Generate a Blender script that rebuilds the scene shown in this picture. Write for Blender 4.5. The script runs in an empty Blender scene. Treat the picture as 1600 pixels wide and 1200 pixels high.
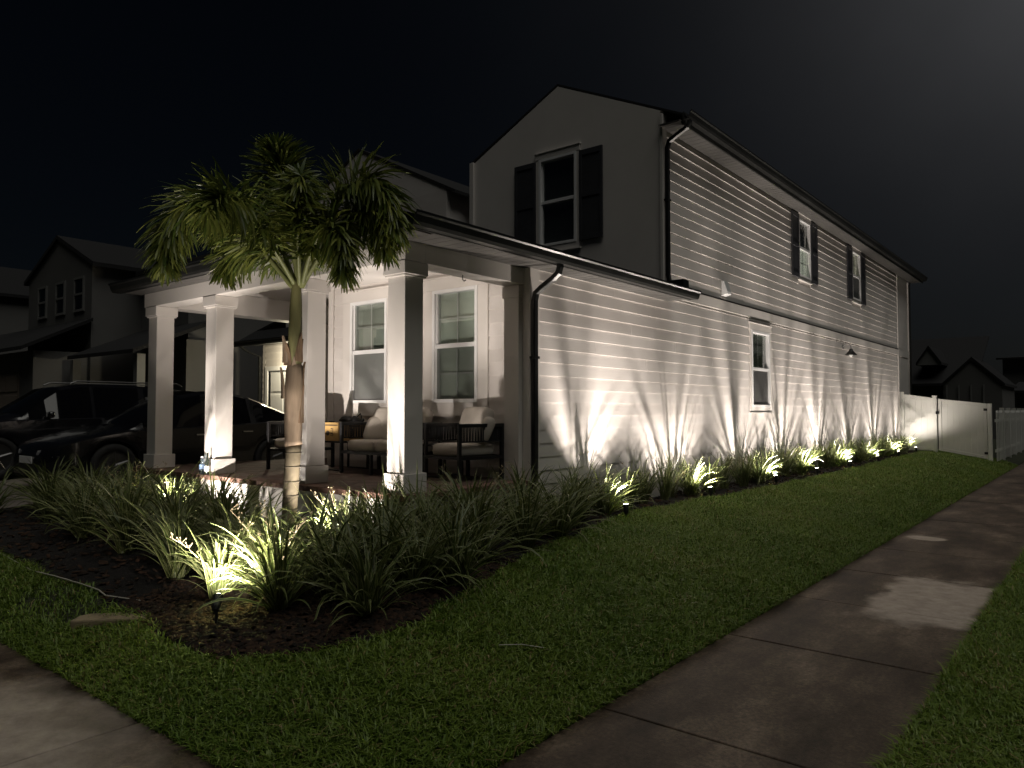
import bpy, bmesh, math, random
import numpy as np
from mathutils import Vector, Matrix
random.seed(7); RNG = np.random.default_rng(11)
scn = bpy.context.scene
COL = scn.collection
rad = math.radians

# ------------------------------------------------------------------ camera, sky, light, exposure
cam_d = bpy.data.cameras.new('camera'); cam = bpy.data.objects.new('camera', cam_d); COL.objects.link(cam)
cam.location = (5.30, -4.875, 1.70); cam.rotation_euler = (rad(92.03), 0, rad(39.04))
cam_d.sensor_width = 36; cam_d.lens = 26.08; cam_d.clip_end = 2000; cam_d.clip_start = .05
scn.camera = cam

world = bpy.data.worlds.new('World'); scn.world = world; world.use_nodes = True
wn, wl = world.node_tree.nodes, world.node_tree.links
bg = wn['Background']; bg.inputs['Strength'].default_value = 1.0
tc = wn.new('ShaderNodeTexCoord')
# night sky: deep navy with the haze glow of the town's street lamps low over the far end of the street
GLOW = Vector((0.075, 0.86, 0.50)).normalized()
dot = wn.new('ShaderNodeVectorMath'); dot.operation = 'DOT_PRODUCT'; dot.inputs[1].default_value = GLOW
wl.new(tc.outputs['Generated'], dot.inputs[0])
mx = wn.new('ShaderNodeMath'); mx.operation = 'MAXIMUM'; mx.inputs[1].default_value = 0.0; wl.new(dot.outputs['Value'], mx.inputs[0])
def wpow(e, k):
    p = wn.new('ShaderNodeMath'); p.operation = 'POWER'; p.inputs[1].default_value = e; wl.new(mx.outputs[0], p.inputs[0])
    m = wn.new('ShaderNodeMath'); m.operation = 'MULTIPLY'; m.inputs[1].default_value = k; wl.new(p.outputs[0], m.inputs[0]); return m
a1, a2 = wpow(46, 0.042), wpow(9, 0.0125)
ad = wn.new('ShaderNodeMath'); ad.operation = 'ADD'; wl.new(a1.outputs[0], ad.inputs[0]); wl.new(a2.outputs[0], ad.inputs[1])
sky = wn.new('ShaderNodeTexSky'); sky.sky_type = 'NISHITA'; sky.sun_disc = False
sky.sun_elevation = rad(68); sky.sun_rotation = rad(105)
skm = wn.new('ShaderNodeVectorMath'); skm.operation = 'SCALE'; skm.inputs['Scale'].default_value = 0.0006
wl.new(sky.outputs[0], skm.inputs[0])
gm = wn.new('ShaderNodeVectorMath'); gm.operation = 'SCALE'; gm.inputs[0].default_value = (1.0, 1.0, 1.03)
cn = wn.new('ShaderNodeTexNoise'); cn.inputs['Scale'].default_value = 2.2; cn.inputs['Detail'].default_value = 5; wl.new(tc.outputs['Generated'], cn.inputs['Vector'])
cr_ = wn.new('ShaderNodeMapRange'); cr_.inputs['From Min'].default_value = .3; cr_.inputs['From Max'].default_value = .7; cr_.inputs['To Min'].default_value = .78; cr_.inputs['To Max'].default_value = 1.25; wl.new(cn.outputs['Fac'], cr_.inputs['Value'])
cm = wn.new('ShaderNodeMath'); cm.operation = 'MULTIPLY'; wl.new(ad.outputs[0], cm.inputs[0]); wl.new(cr_.outputs[0], cm.inputs[1])
wl.new(cm.outputs[0], gm.inputs['Scale'])
ga = wn.new('ShaderNodeVectorMath'); ga.operation = 'ADD'; wl.new(skm.outputs[0], ga.inputs[0]); wl.new(gm.outputs[0], ga.inputs[1])
wl.new(ga.outputs[0], bg.inputs['Color'])

sun_d = bpy.data.lights.new('sun', 'SUN'); sun = bpy.data.objects.new('sun', sun_d); COL.objects.link(sun)
sun_d.energy = 0.62; sun_d.angle = rad(50); sun_d.color = (1.0, 0.975, 0.89)
_d = Vector((0.36, -0.10, 0.93)).normalized()          # direction towards the light: behind the camera, over the street
sun.rotation_euler = _d.to_track_quat('Z', 'Y').to_euler()

scn.view_settings.view_transform = 'Standard'; scn.view_settings.look = 'None'
scn.view_settings.exposure = 0.25; scn.view_settings.gamma = 1.0
try: scn.view_settings.use_curve_mapping = False
except Exception: pass
scn.render.engine = 'CYCLES'
scn.cycles.use_denoising = True
try: scn.cycles.denoiser = 'OPENIMAGEDENOISE'
except Exception: pass
scn.cycles.max_bounces = 7; scn.cycles.transparent_max_bounces = 12
scn.cycles.sample_clamp_indirect = 6.0
scn.cycles.caustics_reflective = False; scn.cycles.caustics_refractive = False

# ------------------------------------------------------------------ materials
def _nt(name):
    m = bpy.data.materials.new(name); m.use_nodes = True
    return m, m.node_tree.nodes, m.node_tree.links, m.node_tree.nodes['Principled BSDF']
def _pos(n): return n.new('ShaderNodeNewGeometry').outputs['Position']
def _noise(n, l, vec, scale, detail=4, rough=.55):
    t = n.new('ShaderNodeTexNoise'); t.inputs['Scale'].default_value = scale; t.inputs['Detail'].default_value = detail
    t.inputs['Roughness'].default_value = rough; l.new(vec, t.inputs['Vector']); return t.outputs['Fac']
def _ramp(n, l, fac, stops):
    r = n.new('ShaderNodeValToRGB'); e = r.color_ramp.elements
    while len(e) < len(stops): e.new(.5)
    for k, (p, c) in enumerate(stops): e[k].position = p; e[k].color = (*c, 1)
    l.new(fac, r.inputs['Fac']); return r.outputs['Color']
def _bump(n, l, h, s, d, bsdf):
    b = n.new('ShaderNodeBump'); b.inputs['Strength'].default_value = s; b.inputs['Distance'].default_value = d
    l.new(h, b.inputs['Height']); l.new(b.outputs['Normal'], bsdf.inputs['Normal'])
def mat(name, c, rough=.6, var=.12, scale=3.0, bump=.15, bscale=40, bd=.004, metal=0, spec=.5, coat=0, stretch=None):
    m, n, l, b = _nt(name); v = _pos(n)
    if stretch:
        mp = n.new('ShaderNodeMapping'); mp.inputs['Scale'].default_value = stretch; l.new(v, mp.inputs['Vector']); v = mp.outputs['Vector']
    lo = tuple(x*(1-var) for x in c); hi = tuple(min(1, x*(1+var)) for x in c)
    l.new(_ramp(n, l, _noise(n, l, v, scale, 6), [(.3, lo), (.7, hi)]), b.inputs['Base Color'])
    b.inputs['Roughness'].default_value = rough; b.inputs['Metallic'].default_value = metal
    b.inputs['Specular IOR Level'].default_value = spec; b.inputs['Coat Weight'].default_value = coat
    if bump: _bump(n, l, _noise(n, l, v, bscale, 3), bump, bd, b)
    return m
def emit(name, c, s):
    m, n, l, b = _nt(name); b.inputs['Base Color'].default_value = (*c, 1)
    b.inputs['Emission Color'].default_value = (*c, 1); b.inputs['Emission Strength'].default_value = s; return m
def glass(name, tint, refl=.09, rough=.02):
    m = bpy.data.materials.new(name); m.use_nodes = True; n, l = m.node_tree.nodes, m.node_tree.links; n.clear()
    o = n.new('ShaderNodeOutputMaterial'); t = n.new('ShaderNodeBsdfTransparent'); t.inputs['Color'].default_value = (*tint, 1)
    g = n.new('ShaderNodeBsdfGlossy'); g.inputs['Roughness'].default_value = rough
    lw = n.new('ShaderNodeLayerWeight'); lw.inputs['Blend'].default_value = .25
    ma = n.new('ShaderNodeMath'); ma.operation = 'MULTIPLY_ADD'; ma.inputs[1].default_value = .6; ma.inputs[2].default_value = refl
    l.new(lw.outputs['Fresnel'], ma.inputs[0]); x = n.new('ShaderNodeMixShader')
    l.new(ma.outputs[0], x.inputs[0]); l.new(t.outputs[0], x.inputs[1]); l.new(g.outputs[0], x.inputs[2]); l.new(x.outputs[0], o.inputs['Surface']); return m
M = {}
def siding_mat():
    m, n, l, b = _nt('siding_paint'); v = _pos(n)
    mp = n.new('ShaderNodeMapping'); mp.inputs['Scale'].default_value = (1, .25, 3); l.new(v, mp.inputs['Vector'])
    base = _ramp(n, l, _noise(n, l, mp.outputs[0], 1.2, 7, .65), [(.3, (.655, .615, .585)), (.7, (.735, .70, .67))])
    oi = n.new('ShaderNodeObjectInfo'); rnd = _ramp(n, l, oi.outputs['Random'], [(0, (.93, .925, .92)), (1, (1, 1, 1))])
    x = n.new('ShaderNodeMix'); x.data_type = 'RGBA'; x.blend_type = 'MULTIPLY'; x.inputs['Factor'].default_value = 1; l.new(base, x.inputs['A']); l.new(rnd, x.inputs['B'])
    # splashed soil low on the wall
    sz = n.new('ShaderNodeSeparateXYZ'); l.new(v, sz.inputs[0]); ma = n.new('ShaderNodeMath'); ma.operation = 'MULTIPLY_ADD'; ma.inputs[1].default_value = .55
    l.new(_noise(n, l, v, 5, 6, .7), ma.inputs[0]); l.new(sz.outputs['Z'], ma.inputs[2])
    mr = n.new('ShaderNodeMapRange'); mr.inputs['From Min'].default_value = 1.15; mr.inputs['From Max'].default_value = .65; mr.inputs['To Max'].default_value = .45; l.new(ma.outputs[0], mr.inputs['Value'])
    y = n.new('ShaderNodeMix'); y.data_type = 'RGBA'; l.new(mr.outputs[0], y.inputs['Factor']); l.new(x.outputs['Result'], y.inputs['A']); y.inputs['B'].default_value = (.33, .27, .21, 1)
    l.new(y.outputs['Result'], b.inputs['Base Color']); b.inputs['Roughness'].default_value = .55
    _bump(n, l, _noise(n, l, mp.outputs[0], 60, 3), .25, .002, b); return m
M['siding'] = siding_mat()
M['trim'] = mat('trim_paint', (.68, .645, .61), .5, .04, 1.6, .12, 50, .002)
M['stucco'] = mat('stucco', (.58, .56, .53), .8, .12, 2.2, .5, 90, .006)
M['vinyl'] = mat('white_vinyl', (.80, .80, .80), .35, .03, 2, .05)
M['fence'] = mat('fence_vinyl', (.68, .68, .64), .4, .05, 1.4, .05)
M['bronze'] = mat('bronze_metal', (.030, .031, .030), .32, .2, 5, .08, 30, .003, .5)
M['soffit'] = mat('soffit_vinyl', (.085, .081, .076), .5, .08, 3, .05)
M['shutter'] = mat('shutter_paint', (.045, .046, .052), .45, .15, 4, .1)
M['ceiling'] = mat('porch_ceiling', (.72, .69, .66), .6, .03, 2, .1)
M['shade'] = mat('window_shade', (.62, .68, .61), .85, .05, 2, .15, 120, .002)
M['shadelit'] = emit('window_shade_lit', (.75, .76, .62), .60)
M['shadedim'] = emit('window_shade_dim', (.66, .62, .45), .32)
M['dark'] = mat('dark_room', (.11, .112, .118), .9, .1, 2, 0)
M['glass'] = glass('window_glass', (.945, .965, .95))
M['screen'] = glass('insect_screen', (.86, .86, .86), .01, .5)
M['carglass'] = mat('car_glass', (.004, .004, .005), .05, .1, 2, 0, spec=.5)
M['carpaint'] = mat('black_car_paint', (.006, .006, .007), .22, .1, 2, 0, spec=.5, coat=.6)
M['suvpaint'] = mat('dark_suv_paint', (.007, .007, .009), .22, .1, 2, 0, spec=.5, coat=.6)
M['rubber'] = mat('tyre_rubber', (.012, .012, .012), .85, .2, 20, .3)
M['rim'] = mat('alloy_rim', (.10, .10, .10), .35, .1, 10, 0, metal=.8)
M['chrome'] = mat('chrome', (.6, .6, .6), .15, .03, 10, 0, metal=1)
M['lens'] = mat('headlight_lens', (.25, .25, .26), .1, .1, 10, 0, spec=.8)
M['black'] = mat('black_metal', (.010, .010, .011), .45, .15, 10, .1)
M['rope'] = mat('black_rope', (.014, .014, .015), .8, .3, 60, .4, 200)
M['cushion'] = mat('beige_cushion', (.50, .455, .40), .9, .07, 6, .35, 160, .003)
M['card'] = mat('cardboard', (.46, .29, .10), .8, .08, 6, .15)
M['ink'] = mat('print_ink', (.05, .035, .02), .7, .1, 20, 0)
M['brick'] = mat('clay_brick', (.15, .085, .062), .85, .45, 7, .5, 60, .006)
M['paver'] = mat('clay_paver', (.115, .075, .058), .8, .35, 5, .4, 60, .005)
M['mortar'] = mat('mortar', (.16, .14, .12), .95, .15, 12, .4)
M['roof'] = mat('shingle_roof', (.007, .007, .008), .9, .35, 14, .6, 30, .01)
M['asphalt'] = mat('asphalt', (.045, .045, .047), .85, .2, 6, .5, 120, .006)
M['block'] = mat('cast_block', (.24, .19, .12), .85, .3, 9, .5, 50, .006)
M['wire'] = mat('pale_wire', (.45, .42, .36), .5, .1, 10, 0)
M['bottle'] = glass('bottle_plastic', (.75, .85, .92), .15)
M['bluelabel'] = mat('bottle_label', (.25, .38, .60), .5, .1, 20, 0)
M['darkglass'] = mat('bottle_glass', (.02, .025, .02), .08, .1, 10, 0, spec=.8)
M['lamp_on'] = emit('lamp_lens', (1.0, .90, .72), 30)
M['coach_on'] = emit('coach_lamp_glow', (1.0, .88, .62), 6)
M['trunk'] = mat('palm_trunk', (.13, .108, .07), .8, .3, 5, .4, 25, .01, stretch=(1, 1, .35))
M['ring'] = mat('palm_ring', (.09, .075, .05), .9, .3, 10, .3)
M['dryboot'] = mat('palm_dry_boot', (.17, .11, .065), .9, .45, 9, .5, 30, .01, stretch=(3, 3, .4))
M['boot'] = mat('palm_boot', (.235, .175, .12), .8, .3, 4, .4, 30, .008, stretch=(3, 3, .4))
M['shaft'] = mat('palm_crownshaft', (.15, .145, .06), .6, .5, 4, .2, 20, .006, stretch=(2, 2, .5))
M['rachis'] = mat('palm_rachis', (.15, .165, .06), .5, .15, 6, .1)
M['stalk'] = mat('flower_stalk', (.40, .33, .20), .7, .2, 20, 0)
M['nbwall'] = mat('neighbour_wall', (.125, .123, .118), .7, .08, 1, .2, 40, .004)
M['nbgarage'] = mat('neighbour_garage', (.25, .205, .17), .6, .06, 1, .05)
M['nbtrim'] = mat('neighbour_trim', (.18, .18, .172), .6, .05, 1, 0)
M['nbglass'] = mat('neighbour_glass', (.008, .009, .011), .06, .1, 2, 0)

def leafmat(name, c1, c2, edge=None, gloss=.45, dry=None):
    m, n, l, b = _nt(name)
    at = n.new('ShaderNodeAttribute'); at.attribute_name = 'tint'
    col = _ramp(n, l, at.outputs['Fac'], [(0, c1), (1, c2)] if dry is None else [(0, c1), (.93, c2), (.96, dry)])
    if edge:
        ae = n.new('ShaderNodeAttribute'); ae.attribute_name = 'edge'
        st = n.new('ShaderNodeMapRange'); st.inputs['From Min'].default_value = .45; st.inputs['From Max'].default_value = .8
        l.new(ae.outputs['Fac'], st.inputs['Value'])
        mxn = n.new('ShaderNodeMix'); mxn.data_type = 'RGBA'; l.new(st.outputs[0], mxn.inputs['Factor'])
        l.new(col, mxn.inputs['A']); mxn.inputs['B'].default_value = (*edge, 1); col = mxn.outputs['Result']
    l.new(col, b.inputs['Base Color']); b.inputs['Roughness'].default_value = gloss
    o = n['Material Output']; tr = n.new('ShaderNodeBsdfTranslucent'); l.new(col, tr.inputs['Color'])
    x = n.new('ShaderNodeMixShader'); x.inputs[0].default_value = .28
    l.new(b.outputs[0], x.inputs[1]); l.new(tr.outputs[0], x.inputs[2]); l.new(x.outputs[0], o.inputs['Surface'])
    return m
M['flax'] = leafmat('flax_leaf', (.040, .074, .017), (.090, .122, .027), (.25, .26, .115), .45)
M['palmleaf'] = leafmat('palm_leaflet', (.060, .098, .018), (.195, .215, .046), None, .38)
M['grass'] = leafmat('grass_blade', (.095, .175, .021), (.215, .290, .045), None, .5, (.30, .23, .10))

def concrete():
    m, n, l, b = _nt('sidewalk_concrete'); v = _pos(n)
    def sub(c):
        s = n.new('ShaderNodeVectorMath'); s.operation = 'SUBTRACT'; s.inputs[1].default_value = c; l.new(v, s.inputs[0]); return s.outputs[0]
    def dry(c, sc, edge, sq=False):          # a patch the sprinklers have not wetted, with an uneven outline
        mp = n.new('ShaderNodeVectorMath'); mp.operation = 'MULTIPLY'; mp.inputs[1].default_value = sc; l.new(sub(c), mp.inputs[0])
        ln = n.new('ShaderNodeVectorMath'); ln.operation = 'LENGTH'; l.new(mp.outputs[0], ln.inputs[0])
        dist = ln.outputs['Value']
        if sq:
            ab = n.new('ShaderNodeVectorMath'); ab.operation = 'ABSOLUTE'; l.new(mp.outputs[0], ab.inputs[0]); sx = n.new('ShaderNodeSeparateXYZ'); l.new(ab.outputs[0], sx.inputs[0])
            mm = n.new('ShaderNodeMath'); mm.operation = 'SMOOTH_MAX'; mm.inputs[2].default_value = .18; l.new(sx.outputs[0], mm.inputs[0]); l.new(sx.outputs[1], mm.inputs[1]); dist = mm.outputs[0]
        a = n.new('ShaderNodeMath'); a.operation = 'MULTIPLY_ADD'; a.inputs[1].default_value = .85; l.new(_noise(n, l, v, 2.6, 5), a.inputs[0]); l.new(dist, a.inputs[2])
        r = n.new('ShaderNodeMapRange'); r.inputs['From Min'].default_value = 1.42; r.inputs['From Max'].default_value = 1.42-edge; l.new(a.outputs[0], r.inputs['Value']); return r.outputs[0]
    d = dry((3.98, 2.70, 0), (2.15, 1.02, 0), .20, True)
    for c, s, e in [((3.34, 6.30, 0), (3.6, 5.2, 0), .25), ((.75, -3.75, 0), (.55, 1.15, 0), .5), ((-1.9, -4.2, 0), (.7, 1.2, 0), .4)]:
        k = n.new('ShaderNodeMath'); k.operation = 'MAXIMUM'; l.new(d, k.inputs[0]); l.new(dry(c, s, e), k.inputs[1]); d = k.outputs[0]
    sp = n.new('ShaderNodeMapping'); sp.inputs['Scale'].default_value = (1.0, .45, 1); l.new(v, sp.inputs['Vector'])
    w1 = _ramp(n, l, _noise(n, l, sp.outputs[0], 2.3, 9, .7), [(.36, (.028, .018, .011)), (.47, (.062, .042, .028)), (.56, (.105, .076, .053)), (.66, (.19, .145, .107))])
    w2 = _ramp(n, l, _noise(n, l, v, 38, 5, .75), [(.38, (.55, .55, .55)), (.62, (1.35, 1.33, 1.3))])
    mw = n.new('ShaderNodeMix'); mw.data_type = 'RGBA'; mw.blend_type = 'MULTIPLY'; mw.inputs['Factor'].default_value = 1; l.new(w1, mw.inputs['A']); l.new(w2, mw.inputs['B']); wet = mw.outputs['Result']
    dr = _ramp(n, l, _noise(n, l, v, 7, 8, .7), [(.3, (.27, .225, .185)), (.7, (.47, .40, .34))])
    x = n.new('ShaderNodeMix'); x.data_type = 'RGBA'; l.new(d, x.inputs['Factor']); l.new(wet, x.inputs['A']); l.new(dr, x.inputs['B'])
    l.new(x.outputs['Result'], b.inputs['Base Color'])
    rr = n.new('ShaderNodeMapRange'); rr.inputs['To Min'].default_value = .58; rr.inputs['To Max'].default_value = .9; l.new(d, rr.inputs['Value']); l.new(rr.outputs[0], b.inputs['Roughness'])
    _bump(n, l, _noise(n, l, v, 120, 6, .7), .6, .005, b); return m
M['concrete'] = concrete()
M['drive'] = mat('driveway_concrete', (.13, .11, .095), .75, .25, 1.5, .4, 120, .004)
M['soil'] = mat('lawn_soil', (.020, .024, .010), 1, .4, 12, .6, 60, .01)
M['mulch'] = mat('mulch_bed', (.007, .005, .004), 1, .5, 18, 1.0, 55, .02)
M['chip'] = leafmat('mulch_chip', (.008, .005, .003), (.065, .033, .017), None, .9)
M['ground'] = mat('far_ground', (.02, .024, .014), 1, .3, .4, .3, 10, .02)

# ------------------------------------------------------------------ mesh helpers
ORG = {}
class MB:
    def __init__(s, T=None): s.v = []; s.f = []; s.T = T
    def pts(s, ps):
        b = len(s.v); s.v += [tuple(s.T(*p)) if s.T else tuple(p) for p in ps]; return b
    def hexa(s, p):       # 8 points: bottom ring of 4, top ring of 4
        b = s.pts(p); s.f += [tuple(b+i for i in q) for q in ((0,3,2,1),(4,5,6,7),(0,1,5,4),(1,2,6,5),(2,3,7,6),(3,0,4,7))]; return s
    def box(s, x0, x1, y0, y1, z0, z1):
        return s.hexa([(x0,y0,z0),(x1,y0,z0),(x1,y1,z0),(x0,y1,z0),(x0,y0,z1),(x1,y0,z1),(x1,y1,z1),(x0,y1,z1)])
    def prism(s, poly, fn, a, b):    # poly of (p,q) extruded from a to b; fn(p,q,t)->xyz
        n = len(poly); i = s.pts([fn(p, q, a) for p, q in poly]); j = s.pts([fn(p, q, b) for p, q in poly])
        s.f.append(tuple(range(i, i+n))); s.f.append(tuple(reversed(range(j, j+n))))
        for k in range(n): s.f.append((i+k, i+(k+1) % n, j+(k+1) % n, j+k))
        return s
    def tube(s, path, r, n=8, cap=True, flat=1.0):
        path = [Vector(p) for p in path]; rings = []
        rs = r if isinstance(r, (list, tuple)) else [r]*len(path)
        up = Vector((0, 0, 1))
        for i, p in enumerate(path):
            d = (path[min(i+1, len(path)-1)]-path[max(i-1, 0)]).normalized()
            ref = up if abs(d.z) < .93 else Vector((1, 0, 0))
            a = d.cross(ref).normalized(); c = d.cross(a)
            rings.append(s.pts([p+a*math.cos(2*math.pi*k/n)*rs[i]+c*math.sin(2*math.pi*k/n)*rs[i]*flat for k in range(n)]))
        for i in range(len(rings)-1):
            for k in range(n): s.f.append((rings[i]+k, rings[i]+(k+1) % n, rings[i+1]+(k+1) % n, rings[i+1]+k))
        if cap: s.f.append(tuple(range(rings[0], rings[0]+n))); s.f.append(tuple(range(rings[-1], rings[-1]+n)))
        return s
    def sweep(s, path, prof, closed=True):   # prof of (a along horizontal normal, b along up-ish) rectangular duct sweep
        path = [Vector(p) for p in path]; rings = []
        for i, p in enumerate(path):
            d = (path[min(i+1, len(path)-1)]-path[max(i-1, 0)]).normalized()
            a = Vector((0, 1, 0)); c = d.cross(a).normalized()
            rings.append(s.pts([p+a*u+c*w for u, w in prof]))
        n = len(prof)
        for i in range(len(rings)-1):
            for k in range(n): s.f.append((rings[i]+k, rings[i]+(k+1) % n, rings[i+1]+(k+1) % n, rings[i+1]+k))
        s.f.append(tuple(range(rings[0], rings[0]+n))); s.f.append(tuple(range(rings[-1], rings[-1]+n))); return s
    def lathe(s, prof, n=16, o=(0, 0, 0), axis='z'):
        rings = []
        for r, h in prof:
            ps = []
            for k in range(n):
                c, q = r*math.cos(2*math.pi*k/n), r*math.sin(2*math.pi*k/n)
                ps.append((o[0]+c, o[1]+q, o[2]+h) if axis == 'z' else (o[0]+h, o[1]+c, o[2]+q))
            rings.append(s.pts(ps))
        for i in range(len(rings)-1):
            for k in range(n): s.f.append((rings[i]+k, rings[i]+(k+1) % n, rings[i+1]+(k+1) % n, rings[i+1]+k))
        s.f.append(tuple(range(rings[0], rings[0]+n))); s.f.append(tuple(range(rings[-1], rings[-1]+n))); return s
    def pillow(s, w, d, h, o=(0, 0, 0), e=.35, ez=.7, M3=None, n=18, m=9):
        sg = lambda x, p: math.copysign(abs(x)**p, x); rings = []
        for i in range(m):
            t = -math.pi/2+math.pi*(i+.0001)/(m-1+.0002); ps = []
            for k in range(n):
                f = 2*math.pi*k/n
                q = Vector((w/2*sg(math.cos(f), e)*sg(math.cos(t), e), d/2*sg(math.sin(f), e)*sg(math.cos(t), e), h/2*sg(math.sin(t), ez)))
                if M3: q = M3 @ q
                ps.append(q+Vector(o))
            rings.append(s.pts(ps))
        for i in range(m-1):
            for k in range(n): s.f.append((rings[i]+k, rings[i]+(k+1) % n, rings[i+1]+(k+1) % n, rings[i+1]+k))
        return s
    def build(s, name, m, parent=None, org=None, smooth=False, bevel=0):
        o0 = Vector(ORG.get(parent, (0, 0, 0))) if parent is not None else Vector(org or (0, 0, 0))
        me = bpy.data.meshes.new(name)
        me.from_pydata([(p[0]-o0.x, p[1]-o0.y, p[2]-o0.z) for p in s.v], [], s.f)
        bm = bmesh.new(); bm.from_mesh(me); bmesh.ops.recalc_face_normals(bm, faces=bm.faces); bm.to_mesh(me); bm.free()
        me.materials.append(M[m] if isinstance(m, str) else m)
        if smooth: me.polygons.foreach_set('use_smooth', [True]*len(me.polygons))
        ob = bpy.data.objects.new(name, me); COL.objects.link(ob)
        if parent is not None: ob.parent = parent; ORG[ob] = o0
        else: ob.location = o0; ORG[ob] = o0
        if bevel:
            bv = ob.modifiers.new('bevel', 'BEVEL'); bv.width = bevel; bv.segments = 2; bv.limit_method = 'ANGLE'
        return ob
def tag(o, label=None, cat=None, group=None, kind=None):
    if label: o['label'] = label
    if cat: o['category'] = cat
    if group: o['group'] = group
    if kind: o['kind'] = kind
    return o
def thing(name, label, cat, loc=(0, 0, 0), rz=0, group=None, local=False):
    o = bpy.data.objects.new(name, None); COL.objects.link(o); o.empty_display_size = .1
    o.location = loc; o.rotation_euler = (0, 0, rz); ORG[o] = Vector((0, 0, 0)) if local else Vector(loc)
    return tag(o, label, cat, group)
def piece(src, parent, off):       # a copy that shares mesh data
    o = src.copy(); COL.objects.link(o); o.parent = parent; o.location = Vector(src.location)+Vector(off); ORG[o] = ORG[src]; return o
def copy_tree(o, parent=None):
    c = o.copy(); COL.objects.link(c)
    if parent is not None: c.parent = parent
    for ch in list(o.children): copy_tree(ch, c)
    return c
def big_mesh(name, V, F, m, attrs=None, kind=None, parent=None, tri=None, smooth=False):
    me = bpy.data.meshes.new(name); k = F.shape[1]
    me.vertices.add(len(V)); me.vertices.foreach_set('co', np.ascontiguousarray(V, np.float32).ravel())
    me.loops.add(F.size); me.loops.foreach_set('vertex_index', np.ascontiguousarray(F, np.int32).ravel())
    me.polygons.add(len(F)); me.polygons.foreach_set('loop_start', np.arange(0, F.size, k, dtype=np.int32))
    me.update(calc_edges=True)
    for an, av in (attrs or {}).items():
        a = me.attributes.new(an, 'FLOAT', 'POINT'); a.data.foreach_set('value', np.ascontiguousarray(av, np.float32))
    if smooth: me.polygons.foreach_set('use_smooth', np.ones(len(F), bool))
    me.materials.append(M[m]); o = bpy.data.objects.new(name, me); COL.objects.link(o)
    if kind: o['kind'] = kind
    if parent is not None: o.parent = parent
    return o

# ------------------------------------------------------------------ terrain
def hv(x, y):
    d = np.minimum(2.95-x, y+2.93); return np.where(d > 0, .44*(1-np.exp(-np.maximum(d, 0)/1.05)), 0.)
def h(x, y): return float(hv(np.array(x, float), np.array(y, float)))
def sheet(name, xs, ys, m, dz=0, kind='structure', flat=None):
    X, Y = np.meshgrid(xs, ys); Z = (hv(X, Y) if flat is None else np.full(X.shape, flat))+dz
    V = np.stack([X, Y, Z], -1).reshape(-1, 3); nx, ny = len(xs), len(ys)
    i = (np.arange(ny-1)[:, None]*nx+np.arange(nx-1)[None]).ravel()
    return big_mesh(name, V, np.stack([i, i+1, i+nx+1, i+nx], -1), m, kind=kind, smooth=True)
g = MB(); g.box(-600, 600, -600, 600, -.6, -.12); tag(g.build('ground', 'ground'), kind='structure')
sheet('lawn', np.concatenate([np.linspace(-60, -7, 20), np.linspace(-6.7, 2.955, 60)]), np.concatenate([np.linspace(-2.935, 4, 50), np.linspace(4.3, 70, 60)]), 'soil')
sheet('verge', np.linspace(4.46, 7.2, 12), np.linspace(-2.2, 70, 80), 'soil', flat=.0)
g = MB(); g.box(-60, 7.5, -11, -6.4, -.11, -.10); g.box(7.5, 14, -60, 120, -.11, -.095); tag(g.build('road', 'asphalt'), kind='structure')
g = MB(); g.box(7.2, 7.5, -6, 110, -.11, .01); g.box(-60, 7.2, -6.4, -6.1, -.11, .01); tag(g.build('kerb', 'drive', bevel=.02), kind='structure')
g = MB(); g.box(-60, 2.9, -6.1, -4.42, -.11, -.01); tag(g.build('street_verge', 'soil'), kind='structure')
sheet('driveway', np.linspace(-13.4, -6.55, 20), np.linspace(-2.93, 6.0, 30), 'drive', dz=.012)

# sidewalks: a dark bed under separate slabs
sw = tag(MB().box(2.975, 4.445, -2.9, 70, -.12, -.035).build('sidewalk', 'soil'), kind='structure')
fw_ = tag(MB().box(-60, 4.445, -4.41, -2.94, -.12, -.034).build('front_sidewalk', 'soil'), kind='structure')
js = [-2.925, -1.2, .6, 2.1, 3.6]+[3.6+1.55*k for k in range(1, 32)]
for a, b in zip(js[:-1], js[1:]):
    t = random.uniform(-.002, .002)
    MB().box(2.975, 4.445, a+.007, b-.007, -.10, t).build('slab', 'concrete', sw, bevel=.008)
jx = [4.445, 3.06, 1.13, -.8]+[-.8-1.93*k for k in range(1, 22)]
for b, a in zip(jx[:-1], jx[1:]):
    t = random.uniform(-.002, .002)
    MB().box(a+.007, b-.007, -4.41, -2.94, -.10, t).build('slab', 'concrete', fw_, bevel=.008)

# planting bed
BED = [(-6.5, -2.24), (-3.5, -2.24), (-1.8, -2.29), (-.7, -2.32), (.06, -2.41), (.6, -2.45), (1.02, -2.45), (1.53, -2.17), (1.78, -1.84), (1.72, -1.4), (1.5, -.8),
       (1.27, 0), (1.01, 1.22), (.74, 2.17), (.55, 3.6), (.66, 5.3), (.78, 7.4), (.74, 12.3), (.62, 18.5), (.62, 21.2), (-.05, 21.2), (-.05, .0), (-6.5, 0)]
def inpoly(x, y, P=BED):
    c = np.zeros(x.shape, bool); n = len(P)
    for i in range(n):
        x0, y0 = P[i]; x1, y1 = P[(i+1) % n]
        if y0 == y1: continue
        k = ((y0 > y) != (y1 > y)) & (x < (x1-x0)*(y-y0)/(y1-y0)+x0); c ^= k
    return c
xs, ys = np.arange(-6.5, 1.85, .08), np.arange(-2.5, 21.3, .08)
X, Y = np.meshgrid(xs, ys); wob = .05*np.sin(X*5.1+Y*3.3)+.04*np.sin(Y*9-X*4)
inb = inpoly(X+wob*.5, Y+wob*.5)
Z = hv(X, Y)+.012+.012*np.sin(X*11)*np.sin(Y*13)+RNG.uniform(-.006, .006, X.shape)
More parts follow.
